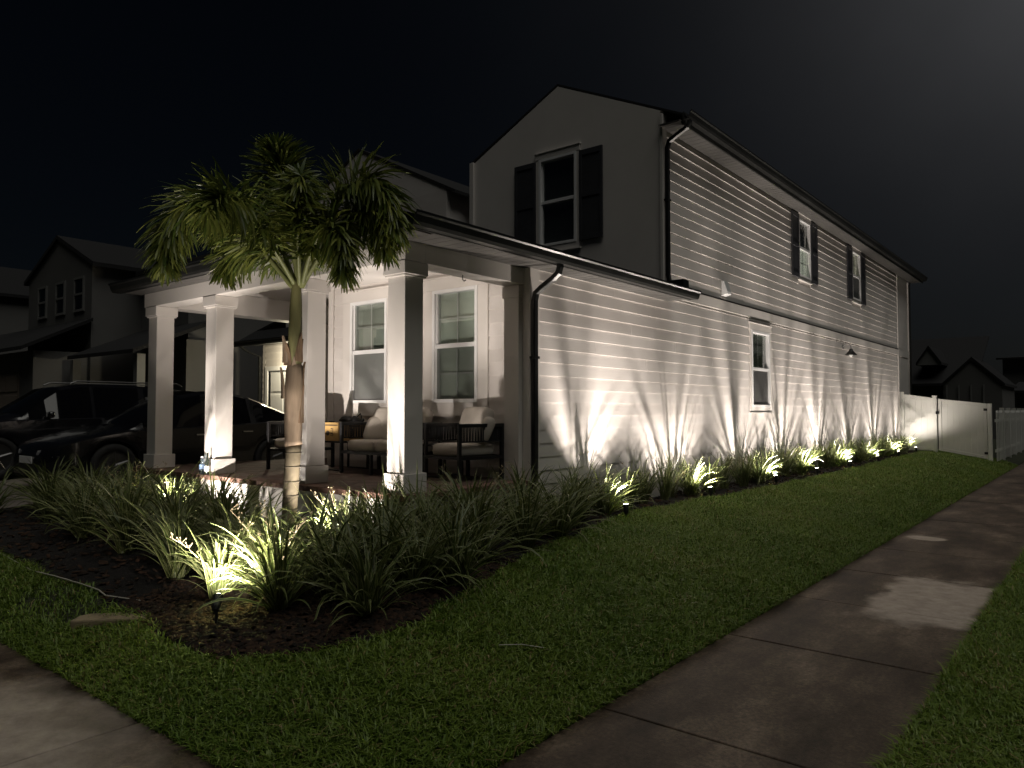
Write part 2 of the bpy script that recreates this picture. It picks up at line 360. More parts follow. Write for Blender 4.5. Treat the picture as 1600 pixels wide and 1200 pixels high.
nx = len(xs); i = (np.arange(len(ys)-1)[:, None]*nx+np.arange(nx-1)[None]); keep = inb[:-1, :-1] & inb[1:, 1:]
i = i[keep]
tag(big_mesh('mulch_bed', np.stack([X, Y, Z], -1).reshape(-1, 3), np.stack([i, i+1, i+nx+1, i+nx], -1), 'mulch', kind='structure'))
# loose bark chips
N = 26000
cx, cy = RNG.uniform(-6.4, 1.8, N), RNG.uniform(-2.5, 21.2, N)
near = N*2//5; cx[:near] = RNG.uniform(-.6, 1.8, near); cy[:near] = RNG.uniform(-2.5, .2, near)
k = inpoly(cx, cy); cx, cy = cx[k], cy[k]; n = len(cx)
L, W, T = RNG.uniform(.015, .05, n), RNG.uniform(.008, .02, n), RNG.uniform(.003, .008, n)
az, tl, rl = RNG.uniform(0, 6.283, n), RNG.normal(0, .3, n), RNG.normal(0, .3, n)
u = np.stack([np.cos(az)*np.cos(tl), np.sin(az)*np.cos(tl), np.sin(tl)], -1)
v = np.stack([-np.sin(az), np.cos(az), rl], -1); v /= np.linalg.norm(v, axis=1)[:, None]; w = np.cross(u, v)
cz = hv(cx, cy)+.022+RNG.uniform(0, .014, n); c = np.stack([cx, cy, cz], -1)
V = np.stack([c+sx*u*L[:, None]*(1 if sz < 0 else .8)+sy*v*W[:, None]+sz*w*T[:, None] for sz in (-1, 1) for sx, sy in ((-1, -1), (1, -1), (1, 1), (-1, 1))], 1).reshape(-1, 3)
b = np.arange(n)[:, None, None]*8; F = (b+np.array([(4, 5, 6, 7), (0, 1, 5, 4), (1, 2, 6, 5), (2, 3, 7, 6), (3, 0, 4, 7)])[None]).reshape(-1, 4)
tag(big_mesh('mulch', V, F, 'chip', {'tint': np.repeat(RNG.random(n)**1.5, 8)}), 'loose brown bark mulch covering the planting bed', 'mulch', kind='stuff')

# grass blades
def grass(name, x, y, hh, label, flat=False):
    n = len(x); z = hv(x, y) if not flat else np.zeros(n)
    H = hh*np.clip(RNG.normal(.95, .32, n), .35, 2.0); W = RNG.uniform(.0028, .0052, n)*(1+.6*(hh-.045)/.045); az = RNG.uniform(0, 6.283, n); ln = RNG.uniform(.2, 1.5, n)
    d = np.stack([np.cos(az), np.sin(az), np.zeros(n)], -1); s = np.stack([-np.sin(az), np.cos(az), np.zeros(n)], -1)
    H = H*(.78+.34*(.5+.5*np.sin(x*3.1+1.3*np.sin(y*2.3))*np.sin(y*2.7+x*1.1))); B = np.stack([x, y, z-.004], -1); up = np.array([0, 0, 1.])
    mid = B+d*(H*ln*.30)[:, None]+up*(H*.62)[:, None]; tip = B+d*(H*ln)[:, None]+up*(H*(1.05-.30*ln))[:, None]
    V = np.stack([B-s*W[:, None], B+s*W[:, None], mid+s*W[:, None]*.85, mid-s*W[:, None]*.85, tip-s*W[:, None]*.12, tip+s*W[:, None]*.12], 1).reshape(-1, 3)
    b = np.arange(n)[:, None, None]*6; F = (b+np.array([(0, 1, 2, 3), (3, 2, 5, 4)])[None]).reshape(-1, 4)
    patch = .5+.5*np.sin(x*2.1+np.sin(y*1.7)*1.3)*np.sin(y*1.9+x*.7)
    t = np.clip(RNG.random(n)*.68+.3*patch-.05, 0, .92); t[RNG.random(n) < .035+.06*(patch > .85)] = 1.0
    tag(big_mesh(name, V, F, 'grass', {'tint': np.repeat(t, 6)}), label, 'grass', kind='stuff')
def scatter(x0, x1, y0, y1, dens):
    n = int((x1-x0)*(y1-y0)*dens); return RNG.uniform(x0, x1, n), RNG.uniform(y0, y1, n)
sets = [(-.5, 2.985, -2.965, .6, 14500), (.4, 2.985, .6, 3.5, 13000), (.4, 2.985, 3.5, 9, 9500), (.4, 2.985, 9, 22.6, 4200), (-7, -.5, -2.965, -2.0, 9500)]
xx, yy = [], []
for s_ in sets: a, b = scatter(*s_); xx.append(a); yy.append(b)
x, y = np.concatenate(xx), np.concatenate(yy)
ed = .05*np.sin(x*5.1+y*3.3)+.04*np.sin(y*9-x*4)+RNG.normal(0, .025, len(x))
k = ~inpoly(x+ed*.6, y+ed*.6); x, y = x[k], y[k]
blk = (x > -.72) & (x < -.02) & (y > -2.68) & (y < -2.2)
bare = (np.hypot((x+1.25)/.75, (y+2.5)/.22) < 1) & (RNG.random(len(x)) < .8)     # worn patch beside the block
thin_ = (np.sin(x*4.3+2*np.sin(y*1.9))*np.sin(y*3.7-1.5*np.sin(x*2.2)) > .62) & (RNG.random(len(x)) < .5)
x, y = x[~(bare | thin_)], y[~(bare | thin_)]
grass('lawn_grass', x, y, .058, 'short green lawn between the planting bed and the sidewalks')
xx, yy = [], []
for s_ in [(4.43, 6.6, -1.6, 3.5, 15000), (4.43, 7.1, 3.5, 10, 6500), (4.43, 7.1, 10, 26, 2200)]: a, b = scatter(*s_); xx.append(a); yy.append(b)
grass('verge_grass', np.concatenate(xx), np.concatenate(yy), .062, 'strip of grass on the road side of the sidewalk', True)

# ------------------------------------------------------------------ the house
house = thing('house', 'white lap-sided two-storey corner house with a columned front porch, lit from below', 'house', (0, 0, .40))
EXP = .1615
SIDE = lambda u, v, n: (n, u, v)            # wall facing +X: u along +Y, v up, n outward
FRONT = lambda p: (lambda u, v, n: (u, p-n, v))   # wall facing -Y at y = p
def sheathing(T, u0, u1, v0, v1, holes, n0=-.10, n1=0.0, m='siding', name='wall'):
    us = sorted({u0, u1, *[c for q in holes for c in q[:2]]}); vs = sorted({v0, v1, *[c for q in holes for c in q[2:]]})
    mb = MB(T)
    for a, b in zip(us[:-1], us[1:]):
        for c, d in zip(vs[:-1], vs[1:]):
            if any(q[0] < (a+b)/2 < q[1] and q[2] < (c+d)/2 < q[3] for q in holes): continue
            mb.hexa([(a,c,n0),(b,c,n0),(b,c,n1),(a,c,n1),(a,d,n0),(b,d,n0),(b,d,n1),(a,d,n1)])
    return mb.build(name, m, house)
PLANKS = []
def plank(T, ua, ub, uc, ud, v0, v1, name='plank', mb=None, thin=1.0):   # bottom ua..ub, top uc..ud
    own = mb is None; mb = mb or MB(T)
    mb.T = T; bo, to = (.0165+random.uniform(-.0022, .0022))*thin, .0045*thin; jt = random.uniform(-.0018, .0018); v0 += jt
    mb.hexa([(ua,v0,.001),(ub,v0,.001),(ub,v0,bo),(ua,v0,bo),(uc,v1,.001),(ud,v1,.001),(ud,v1,to),(uc,v1,to)])
    if own: PLANKS.append(mb.build(name, 'siding', house))
def siding(T, u0, u1, z0, z1, holes=(), clip=None, cut=3.66, joined=None, exp=EXP, thin=1.0):
    z = z0; r = 0
    while z < z1-.03:
        za, zb = z, min(z+exp+.004, z1); segs = [(u0, u1)]
        for (a, b, c, d) in holes:
            if c < zb-.02 and d > za+.02:
                segs = [s for q in segs for s in ((q[0], min(q[1], a)), (max(q[0], b), q[1])) if s[1]-s[0] > .02]
        for a, b in segs:
            off = a-((r*1.37+.6) % cut); cs = [a]; q = off+cut
            while q < b-.35:
                if q > a+.35: cs.append(q)
                q += cut
            cs.append(b)
            for c, d in zip(cs[:-1], cs[1:]):
                if clip:
                    lo, hi = clip(za), clip(zb)
                    if min(d, lo[1])-max(c, lo[0]) < .03 or min(d, hi[1])-max(c, hi[0]) < -.0: continue
                    plank(T, max(c, lo[0]), min(d, lo[1]), max(c, hi[0]), min(d, hi[1]), za, zb, mb=joined, thin=thin)
                else: plank(T, c+.0012, d-.0012, c+.0012, d-.0012, za, zb, mb=joined)
        z += exp; r += 1

def window(T, u0, u1, z0, z1, case=(.16, .16, .13, .13), shade=('shade', 'shade'), screen=True, grille=True, sill=True, hole=None, proud=.028, grille_low=False):
    """vinyl double-hung window; u0..z1 is the white frame's outside; case = left,right,top,bottom casing widths"""
    l, r, t, b = case; mb = MB(T)
    q = lambda B, a0, a1, c0, c1, d0, d1: B.hexa([(a0,c0,d0),(a1,c0,d0),(a1,c0,d1),(a0,c0,d1),(a0,c1,d0),(a1,c1,d0),(a1,c1,d1),(a0,c1,d1)])
    if l: q(mb, u0-l, u0, z0-b+.001, z1, 0, proud)
    if r: q(mb, u1, u1+r, z0-b+.001, z1, 0, proud)
    if t: q(mb, u0-l-.012, u1+r+.012, z1, z1+t, 0, proud+.006)
    if b: q(mb, u0+.0005, u1-.0005, z0-b, z0, 0, proud-.002)
    if t: q(mb, u0-l-.025, u1+r+.025, z1+t, z1+t+.018, 0, proud+.022)
    w = mb.build('window', 'trim', house, bevel=.003)
    fr = MB(T); e = .045; zm = (z0+z1)/2
    for a0, a1, c0, c1 in ((u0, u0+e, z0, z1), (u1-e, u1, z0, z1), (u0+e, u1-e, z1-e, z1), (u0+e, u1-e, z0, z0+e)): q(fr, a0, a1, c0, c1, -.09, .036)
    q(fr, u0+e, u1-e, zm-.028, zm+.028, -.05, .022)
    for c0, c1, dn in ((zm+.028, z1-e, .0), (z0+e, zm-.028, .012)):
        for a0, a1 in ((u0+e, u0+e+.022), (u1-e-.022, u1-e)): q(fr, a0, a1, c0, c1, -.045, dn)
    fr.build('frame', 'vinyl', w, bevel=.003)
    if sill: q(MB(T), u0-l-.02, u1+r+.02, z0-b-.02, z0-b, 0, proud+.02).build('sill', 'trim', w)
    for c0, c1, n in ((zm+.028, z1-e, -.030), (z0+e, zm-.028, -.018)):
        q(MB(T), u0+e+.022, u1-e-.022, c0, c1, n-.004, n).build('pane', 'glass', w)
    if grille:
        gm_ = MB(T); um = (u0+u1)/2
        for c0, c1, n in ((zm+.028, z1-e, -.034),)+(((z0+e, zm-.028, -.024),) if grille_low else ()):
            q(gm_, um-.008, um+.008, c0, c1, n-.008, n); q(gm_, u0+e+.022, u1-e-.022, (c0+c1)/2-.008, (c0+c1)/2+.008, n-.0075, n-.0005)
        gm_.build('grille', 'vinyl', w)
    q(MB(T), u0+e, u1-e, zm, z1-e+.01, -.10, -.082).build('shade', shade[0], w)
    q(MB(T), u0+e, u1-e, z0+e-.01, zm-.0005, -.095, -.077).build('shade', shade[1], w)
    if screen: q(MB(T), u0+e+.002, u1-e-.002, z0+e, zm-.03, .004, .006).build('screen', 'screen', w)
    return w
def shutter(T, u0, u1, z0, z1):
    q = lambda B, a0, a1, c0, c1, d0, d1: B.hexa([(a0,c0,d0),(a1,c0,d0),(a1,c0,d1),(a0,c0,d1),(a0,c1,d0),(a1,c1,d0),(a1,c1,d1),(a0,c1,d1)])
    mb = MB(T); zm = z0+(z1-z0)*.5; s = .055
    q(mb, u0, u1, z0, z1, .017, .034)
    for a0, a1, c0, c1 in ((u0, u0+s, z0, z1), (u1-s, u1, z0, z1), (u0+s, u1-s, z1-.09, z1), (u0+s, u1-s, z0, z0+.09), (u0+s, u1-s, zm-.04, zm+.04)): q(mb, a0, a1, c0, c1, .034, .048)
    sh = mb.build('shutter', 'shutter', house, bevel=.003)
    return sh

# --- long side wall (x = 0)
WL = (8.80, 9.74, 1.76, 3.22); W1 = (11.60, 12.40, 4.64, 5.93); W2 = (15.86, 16.68, 4.64, 5.93)
hole = lambda w, e=.0: (w[0]+.03-e, w[1]-.03+e, w[2]+.03-e, w[3]-.03+e)
sheathing(SIDE, 2.02, 21.2, .42, 3.40, [hole(WL)]); sheathing(SIDE, 5.30, 21.2, 3.40, 6.10, [hole(W1), hole(W2)])
MB().box(-.16, -.06, 21.2, 23.1, .42, 6.1).build('wall', 'siding', house)              # set-back rear end
MB().box(-.055, -.02, 21.205, 21.33, .42, 6.02).build('corner_trim', 'trim', house); MB().box(-.058, -.02, 22.97, 23.1, .42, 6.02).build('corner_trim', 'trim', house)
MB().box(-.058, -.035, 21.335, 22.965, 3.45, 3.63).build('belly_band', 'trim', house)
def cas(w, c): return (w[0]-c[0]+.0, w[1]+c[1], w[2]-c[3], w[3]+c[2])
cl = (.07, .08, .13, .10); cu = (.02, .02, .09, .07)
siding(SIDE, 2.15, 21.09, .501, 3.45, [cas(WL, cl)]); siding(SIDE, 5.42, 21.09, 3.655, 6.02, [cas(W1, cu), cas(W2, cu)], exp=.1625)
window(SIDE, *WL, case=cl); window(SIDE, *W1, case=cu, shade=('dark', 'shadelit'), screen=False, grille_low=True); window(SIDE, *W2, case=cu, shade=('shadedim', 'shade'))
for w in (W1, W2): shutter(SIDE, w[0]-.47, w[0]-.03, w[2]-.05, w[3]+.06); shutter(SIDE, w[1]+.03, w[1]+.47, w[2]-.05, w[3]+.06)
MB().box(.001, .024, 5.43, 21.09, 3.452, 3.625).build('belly_band', 'trim', house, bevel=.003)
MB().box(.001, .029, 5.42, 21.10, 3.626, 3.645).build('drip_cap', 'bronze', house)
MB().box(-.02, .026, 21.092, 21.2, .42, 6.02).build('corner_trim', 'trim', house)
MB().box(-.02, .028, 5.275, 5.418, 3.38, 6.25).build('corner_trim', 'trim', house, bevel=.003)
MB().box(-.09, .03, 1.965, 2.148, .86, 3.375).build('corner_trim', 'trim', house, bevel=.004)
MB().box(-.03, .018, 2.02, 21.2, .30, .50).build('foundation', 'stucco', house)
# --- front wall of the porch room (y = 2.06)
F2 = FRONT(2.06); V1 = (-3.346, -2.55, 1.80, 3.27); V2 = (-1.654, -.859, 1.80, 3.27)
sheathing(F2, -3.84, -.09, .86, 3.52, [hole(V1), hole(V2)])
cf = (.17, .17, .15, .16)
siding(F2, -3.74, -.32, .985-EXP*.0, 3.52, [cas(V1, cf), cas(V2, cf)], exp=.1628)
window(F2, *V1, case=cf, grille_low=True); window(F2, *V2, case=cf, grille_low=True)
MB().box(-3.86, -3.742, 2.03, 2.16, .87, 3.52).build('corner_trim', 'trim', house, bevel=.003)
MB().box(-3.94, -3.845, 2.17, 6.9, .87, 3.52).build('wall', 'siding', house)          # side of the porch room towards the entry
MB().box(-.318, -.095, 1.90, 2.055, .885, 3.17).build('pilaster', 'trim', house, bevel=.004)
MB().box(-.335, -.08, 1.885, 2.05, 3.03, 3.172).build('pilaster_cap', 'trim', house, bevel=.003)
# --- upper gable front (y = 5.30)
F5 = FRONT(5.30); GX0, GX1, GPX, GPZ, GEZ = -3.84, .0, -1.95, 7.22, 6.30
GW = (-2.335, -1.555, 4.50, 6.02)
gslope = (GPZ-GEZ)/(GX1-GPX)
sheathing(F5, GX0, -.02, 3.40, GEZ, [hole(GW)], n0=-.10, n1=-.001, m='trim')
MB(F5).prism([(GX0, GEZ), (-.0, GEZ), (GPX, GPZ)], lambda p, q_, t: (p, q_, t), -.10, -.001).build('gable_wall', 'trim', house)
cg = (.06, .06, .10, .10)
window(F5, *GW, case=cg, shade=('dark', 'dark'), screen=False, grille=False)
shutter(F5, -2.86, -2.40, 4.50, 6.00); shutter(F5, -1.49, -1.04, 4.50, 6.00)
MB().box(-3.93, -3.842, 5.25, 21.2, 3.4, 6.3).build('wall', 'siding', house)
# rear wall and inner closure
MB().box(-3.84, -.1, 21.05, 21.19, .42, 6.3).build('wall', 'siding', house)
# --- main roof
def slab_roof(name, pts, th=.09, m='roof'):
    mb = MB(); n = len(pts); b = mb.pts([(p[0], p[1], p[2]-th) for p in pts]); t = mb.pts(pts)
    mb.f += [tuple(range(b, b+n)), tuple(range(t, t+n))]+[(b+i_, b+(i_+1) % n, t+(i_+1) % n, t+i_) for i_ in range(n)]
    return mb.build(name, m, house)
EX = .40
ze = GPZ+.045-(EX-GPX)*gslope
slab_roof('roof', [(GPX, 5.30, GPZ+.045), (EX, 5.30, ze), (EX, 23.3, ze), (GPX, 23.3, GPZ+.045)], .035)
zl = GPZ+.045-(GPX-(-3.9))*gslope
slab_roof('roof', [(-3.9, 5.30, zl), (GPX-.002, 5.30, GPZ+.045), (GPX-.002, 23.3, GPZ+.045), (-3.9, 23.3, zl)], .035)
# K-style gutters
def gutter_prof(): return [(0, 0), (.085, 0), (.105, .03), (.12, .085), (.14, .10), (.14, .125), (.13, .125), (.128, .108), (.108, .092), (.096, .036), (.08, .012), (.008, .012), (.008, .125), (0, .125)]
MB().prism(gutter_prof(), lambda p, q_, t: (EX-.02+p, t, ze-.10+q_), 5.26, 23.32).build('gutter', 'bronze', house)
MB().box(EX-.05, EX-.022, 5.28, 23.3, ze-.16, ze-.02).build('fascia', 'bronze', house)
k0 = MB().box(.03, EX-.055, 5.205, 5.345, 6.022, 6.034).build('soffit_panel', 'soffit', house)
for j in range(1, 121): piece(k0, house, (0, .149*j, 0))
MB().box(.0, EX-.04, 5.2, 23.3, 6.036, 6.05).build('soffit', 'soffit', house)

# --- porch floor, coping bricks, pavers
FZ = .885
for bx in ((-5.68, -.03, .03, 2.04), (-5.68, -3.96, 2.0402, 5.6)):
    MB().box(bx[0], bx[1], bx[2], bx[3], .25, FZ-.062).build('porch_slab', 'stucco', house)
MB().box(-5.60, -.10, .10, 2.05, FZ-.0615, FZ-.012).build('mortar_bed', 'mortar', house)
bk = MB().box(-.004, .088, -.012, .19, FZ-.060, FZ).build('coping_brick', 'brick', house, bevel=.006)
bk.location = (-5.7, 0, 0)
for j in range(1, 60):
    o = piece(bk, house, (.0955*j, random.uniform(-.003, .003), random.uniform(-.002, .002)))
bs = MB().box(-.192, .012, .196, .288, FZ-.060, FZ).build('coping_brick', 'brick', house, bevel=.006)
for j in range(1, 20): piece(bs, house, (random.uniform(-.003, .003), .0955*j, random.uniform(-.002, .002)))
pv = MB(); r = 0; y = .20
while y < 2.03:
    x = -5.66+(.105 if r % 2 else 0)
    while x < -.22:
        x1, y1 = min(x+.20, -.205), min(y+.098, 2.045); dz = random.uniform(-.0015, .0015); pv.box(x, x1-.005, y, y1-.005, FZ-.05, FZ-.002+dz); x += .2
    y += .098; r += 1
tag(pv.build('pavers', 'paver', house), kind='stuff')
MB().box(-5.6, -3.96, 2.05, 5.55, FZ-.0615, FZ-.006).build('entry_floor', 'paver', house)
# --- columns
def column(x, y, w=.25, fz=FZ):
    c = MB().box(x, x+w, y, y+w, fz+.19, 3.05).build('column', 'trim', house, bevel=.006)
    MB().box(x-.03, x+w+.03, y-.03, y+w+.03, fz+.001, fz+.19).build('base', 'trim', c, bevel=.005)
    MB().box(x-.035, x+w+.035, y-.035, y+w+.035, 3.05, 3.178).build('cap', 'trim', c, bevel=.005)
    MB().box(x-.022, x+w+.022, y-.022, y+w+.022, 3.03, 3.05).build('cap_moulding', 'trim', c, bevel=.004)
for x, y in ((-.345, .105), (-1.93, .105), (-3.88, .105), (-5.48, .105), (-5.48, 2.95)): column(x, y)
# --- beams, ceiling, soffits
MB().box(-5.56, -.06, .075, .345, 3.18, 3.50).build('beam', 'trim', house, bevel=.004)
MB().box(-.335, -.062, .347, 2.03, 3.181, 3.50).build('beam', 'trim', house, bevel=.004)
MB().box(-5.558, -5.25, .347, 3.25, 3.1805, 3.50).build('beam', 'trim', house, bevel=.004)
MB().box(-5.24, -3.95, 2.98, 3.22, 3.182, 3.50).build('beam', 'trim', house, bevel=.004)
MB().box(-5.5, -.1, .1, 3.2, 3.505, 3.54).build('porch_ceiling', 'ceiling', house)
MB().box(-.32, .018, 2.15, 5.3, 3.37, 3.42).build('frieze', 'trim', house)
PX0, PX1, PY0 = -5.66, .38, -.21
k0 = MB().box(PX0, PX0+.14, PY0+.02, .073, 3.372, 3.386).build('soffit_panel', 'soffit', house)
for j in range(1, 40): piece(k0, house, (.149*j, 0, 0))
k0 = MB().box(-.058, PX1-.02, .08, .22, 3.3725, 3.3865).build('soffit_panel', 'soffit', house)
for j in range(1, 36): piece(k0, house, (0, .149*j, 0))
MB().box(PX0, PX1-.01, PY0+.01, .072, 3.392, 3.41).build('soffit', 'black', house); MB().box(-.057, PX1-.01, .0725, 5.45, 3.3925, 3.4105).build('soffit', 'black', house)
MB().box(PX1-.018, PX1+.01, PY0, 5.47, 3.36, 3.50).build('fascia', 'bronze', house); MB().box(PX0, PX1-.02, PY0-.012, PY0+.012, 3.36, 3.50).build('fascia', 'bronze', house)
MB().prism(gutter_prof(), lambda p, q_, t: (PX1+.011+p, t, 3.365+q_), PY0-.12, 5.52).build('gutter', 'bronze', house)
MB().prism(gutter_prof(), lambda p, q_, t: (t, PY0-.013-p, 3.365+q_), PX0-.05, PX1+.02).build('gutter', 'bronze', house)
RZ = 3.50; s = .24; xr = (PX0+PX1)/2; hr = (PX1-PX0)/2
slab_roof('porch_roof', [(PX1+.02, PY0-.02, RZ), (PX1+.02, 5.50, RZ), (xr, 5.50, RZ+s*hr), (xr, PY0+hr, RZ+s*hr)], .05)
slab_roof('porch_roof', [(PX0-.02, PY0-.02, RZ), (PX1+.018, PY0-.022, RZ), (xr, PY0+hr-.003, RZ+s*hr)], .05)
slab_roof('porch_roof', [(PX0-.022, 6.9, RZ), (PX0-.022, PY0-.018, RZ), (xr-.003, PY0+hr, RZ+s*hr), (xr-.003, 6.9, RZ+s*hr)], .05)
# --- downspouts
rp = [(-.036, -.026), (.036, -.026), (.036, .026), (-.036, .026)]
rp = [(a*1.0, b*1.0) for a, b in ((-.038, -.02), (-.03, -.028), (.03, -.028), (.038, -.02), (.038, .02), (.03, .028), (-.03, .028), (-.038, .02))]
ds = MB().sweep([(.43, 2.0, 3.40), (.43, 2.0, 3.33), (.41, 2.0, 3.27), (.33, 2.0, 3.21), (.18, 2.0, 3.13), (.09, 2.0, 3.07), (.066, 2.0, 2.98), (.066, 2.0, 2.6), (.066, 2.0, .52), (.085, 2.0, .46), (.2, 2.0, .42)], rp).build('downspout', 'bronze', house)
MB().box(.03, .10, 1.945, 2.055, 2.30, 2.33).build('strap', 'bronze', ds)
ds = MB().sweep([(.44, 5.36, 6.10), (.44, 5.36, 6.02), (.41, 5.36, 5.97), (.25, 5.36, 5.90), (.10, 5.36, 5.82), (.066, 5.36, 5.72), (.066, 5.36, 5.0), (.066, 5.36, 3.76), (.09, 5.36, 3.66), (.2, 5.36, 3.60)], rp).build('downspout', 'bronze', house)
MB().box(.03, .10, 5.305, 5.415, 4.9, 4.93).build('strap', 'bronze', ds)
MB().box(.05, .36, 5.27, 5.46, 3.52, 3.66).build('splash_box', 'bronze', house, bevel=.006)
MB().sweep([(.02, 23.02, 6.05), (.0, 23.02, 5.9), (0, 23.02, .45)], rp).build('downspout', 'bronze', house)
# --- small fittings
MB().prism([(0, 0), (.11, .03), (.11, .07), (.05, .26), (0, .26)], lambda p, q_, t: (p+.02, t, 3.70+q_), 7.44, 7.62).build('vent_hood', 'vinyl', house, bevel=.004)
MB().lathe([(.035, 0), (.035, .22), (.05, .22), (.05, .25)], 12, (-1.05, 4.6, 3.82)).build('vent_pipe', 'vinyl', house)
MB().tube([(-.2, 1.05, 3.19), (-.2, 1.05, 3.13), (-.2, 1.075, 3.115), (-.2, 1.10, 3.13)], .006, 6).build('hook', 'black', house)

# --- garage wing on the left (y = 6.1) and the link wall behind the porch roof
FG = FRONT(6.10); gx0, gx1, gp = -11.0, -5.35, -8.17
GD = (-11.75, -6.9, .43, 2.72)
sheathing(FG, -12.0, -5.35, .42, 3.45, [(GD[0], GD[1], GD[2], GD[3])], n0=-.2)
jn = MB(FG); siding(FG, -12.0, GD[0]-.12, .5, 3.40, joined=jn); siding(FG, GD[1]+.12, -5.36, .5, 3.40, joined=jn); siding(FG, GD[0]-.12, GD[1]+.12, 2.86, 3.4, joined=jn)
tag(jn.build('siding_rows', 'siding', house), kind='stuff')
mb = MB(FG)
for a0, a1, c0, c1 in ((GD[0]-.11, GD[0], .43, 2.83), (GD[1], GD[1]+.11, .43, 2.83), (GD[0]+.001, GD[1]-.001, 2.72, 2.83)): mb.hexa([(a0,c0,-.19),(a1,c0,-.19),(a1,c0,.03),(a0,c0,.03),(a0,c1,-.19),(a1,c1,-.19),(a1,c1,.03),(a0,c1,.03)])
mb.build('garage_trim', 'vinyl', house)
gd = MB(FG); gd.hexa([(GD[0],.43,-.08),(GD[1],.43,-.08),(GD[1],.43,-.05),(GD[0],.43,-.05),(GD[0],2.72,-.08),(GD[1],2.72,-.08),(GD[1],2.72,-.05),(GD[0],2.72,-.05)])
gdo = gd.build('garage_door', 'vinyl', house)
p0 = None
for r in range(4):
    for c in range(8):
        a = GD[0]+.06+c*.598; z = .47+r*.57
        if p0 is None: p0 = MB(FG).hexa([(a,z,-.049),(a+.53,z,-.049),(a+.53,z,-.03),(a,z,-.03),(a,z+.49,-.049),(a+.53,z+.49,-.049),(a+.53,z+.49,-.03),(a,z+.49,-.03)]).build('door_panel', 'vinyl', gdo, bevel=.012)
        else: piece(p0, gdo, (c*.598, 0, r*.57))
sheathing(FG, gx0, gx1, 3.46, 6.28, [], n0=-.12); wg = .50
MB(FG).prism([(gx0, 6.28), (gx1, 6.28), (gp, 6.28+(gx1-gp)*wg)], lambda p, q_, t: (p, q_, t), -.12, 0).build('gable_wall', 'siding', house)
MB().box(-5.46, -5.352, 6.23, 6.9, .9, 6.28).build('wall', 'siding', house); MB().box(gx0, gx0+.1, 6.23, 16, .42, 6.28).build('wall', 'siding', house); MB().box(-12.0, -11.9, 6.31, 16, .42, 3.45).build('wall', 'siding', house)
MB().box(-5.35, -3.94, 6.91, 7.0, 3.4, 6.3).build('wall', 'siding', house)
bt = MB().box(-5.3, -5.26, 6.88, 6.909, 4.3, 6.28).build('batten', 'trim', house)
for j in range(1, 5): piece(bt, house, (.3*j, 0, 0))
pz = 6.28+(gx1-gp)*wg+.08
slab_roof('roof', [(gp, 6.08, pz), (gx1+.25, 6.08, pz-(gx1+.25-gp)*wg), (gx1+.25, 16, pz-(gx1+.25-gp)*wg), (gp, 16, pz)], .07)
slab_roof('roof', [(gx0-.25, 6.08, pz-(gp-gx0+.25)*wg), (gp-.002, 6.08, pz), (gp-.002, 16, pz), (gx0-.25, 16, pz-(gp-gx0+.25)*wg)], .07)
slab_roof('roof', [(-5.1, 6.55, 6.28), (-3.9, 6.55, 6.28), (-3.9, 10, 7.6), (-5.1, 10, 7.6)], .07)
slab_roof('garage_roof', [(-12.35, 5.55, 3.48), (-5.36, 5.55, 3.48), (-5.36, 6.085, 3.80), (-12.35, 6.085, 3.80)], .05)
slab_roof('garage_roof', [(-12.35, 6.087, 3.8), (-11.002, 6.087, 4.1), (-11.002, 16, 4.1), (-12.35, 16, 3.5)], .05)
MB().prism(gutter_prof(), lambda p, q_, t: (t, 5.55-p, 3.34+q_), -12.4, -5.4).build('gutter', 'bronze', house)
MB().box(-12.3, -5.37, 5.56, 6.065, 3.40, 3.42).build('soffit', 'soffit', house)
MB().sweep([(-12.15, 5.5, 3.36), (-12.1, 5.7, 3.22), (-12.06, 6.04, 3.1), (-12.06, 6.04, .5)], rp).build('downspout', 'bronze', house)
# upper window of the wing with dark shutters
window(FG, -8.7, -7.7, 4.75, 6.1, case=(.06, .06, .1, .1), shade=('dark', 'dark'), screen=False, grille=False); shutter(FG, -9.25, -8.8, 4.7, 6.1); shutter(FG, -7.6, -7.15, 4.7, 6.1)
shutter(FG, -6.15, -5.75, 4.7, 5.6)

# coach lamp beside the garage door (lit; stands hidden behind the porch column)
cl_ = thing('wall_lantern', 'lit lantern on the garage front beyond the porch, behind the second column', 'lantern', (-10.35, 6.06, 3.02))
MB().box(-10.40, -10.30, 6.03, 6.10, 2.95, 3.10).build('back_plate', 'black', cl_)
MB().tube([(-10.35, 6.05, 3.06), (-10.35, 5.95, 3.09), (-10.35, 5.90, 3.04)], .012, 6).build('arm', 'black', cl_)
MB().lathe([(.02, .02), (.085, -.02), (.085, -.035), (.06, -.035)], 8, (-10.35, 5.90, 3.04)).build('cap', 'black', cl_)
MB().lathe([(.045, 0), (.055, .02), (.06, .16), (.05, .17)], 8, (-10.35, 5.90, 2.83)).build('globe', 'coach_on', cl_)
ld = bpy.data.lights.new('lantern_light', 'POINT'); ld.energy = 110; ld.color = (1, .88, .62); ld.shadow_soft_size = .06
lo = bpy.data.objects.new('lantern_light', ld); COL.objects.link(lo); lo.location = (0, -.34, -.12); lo.parent = cl_

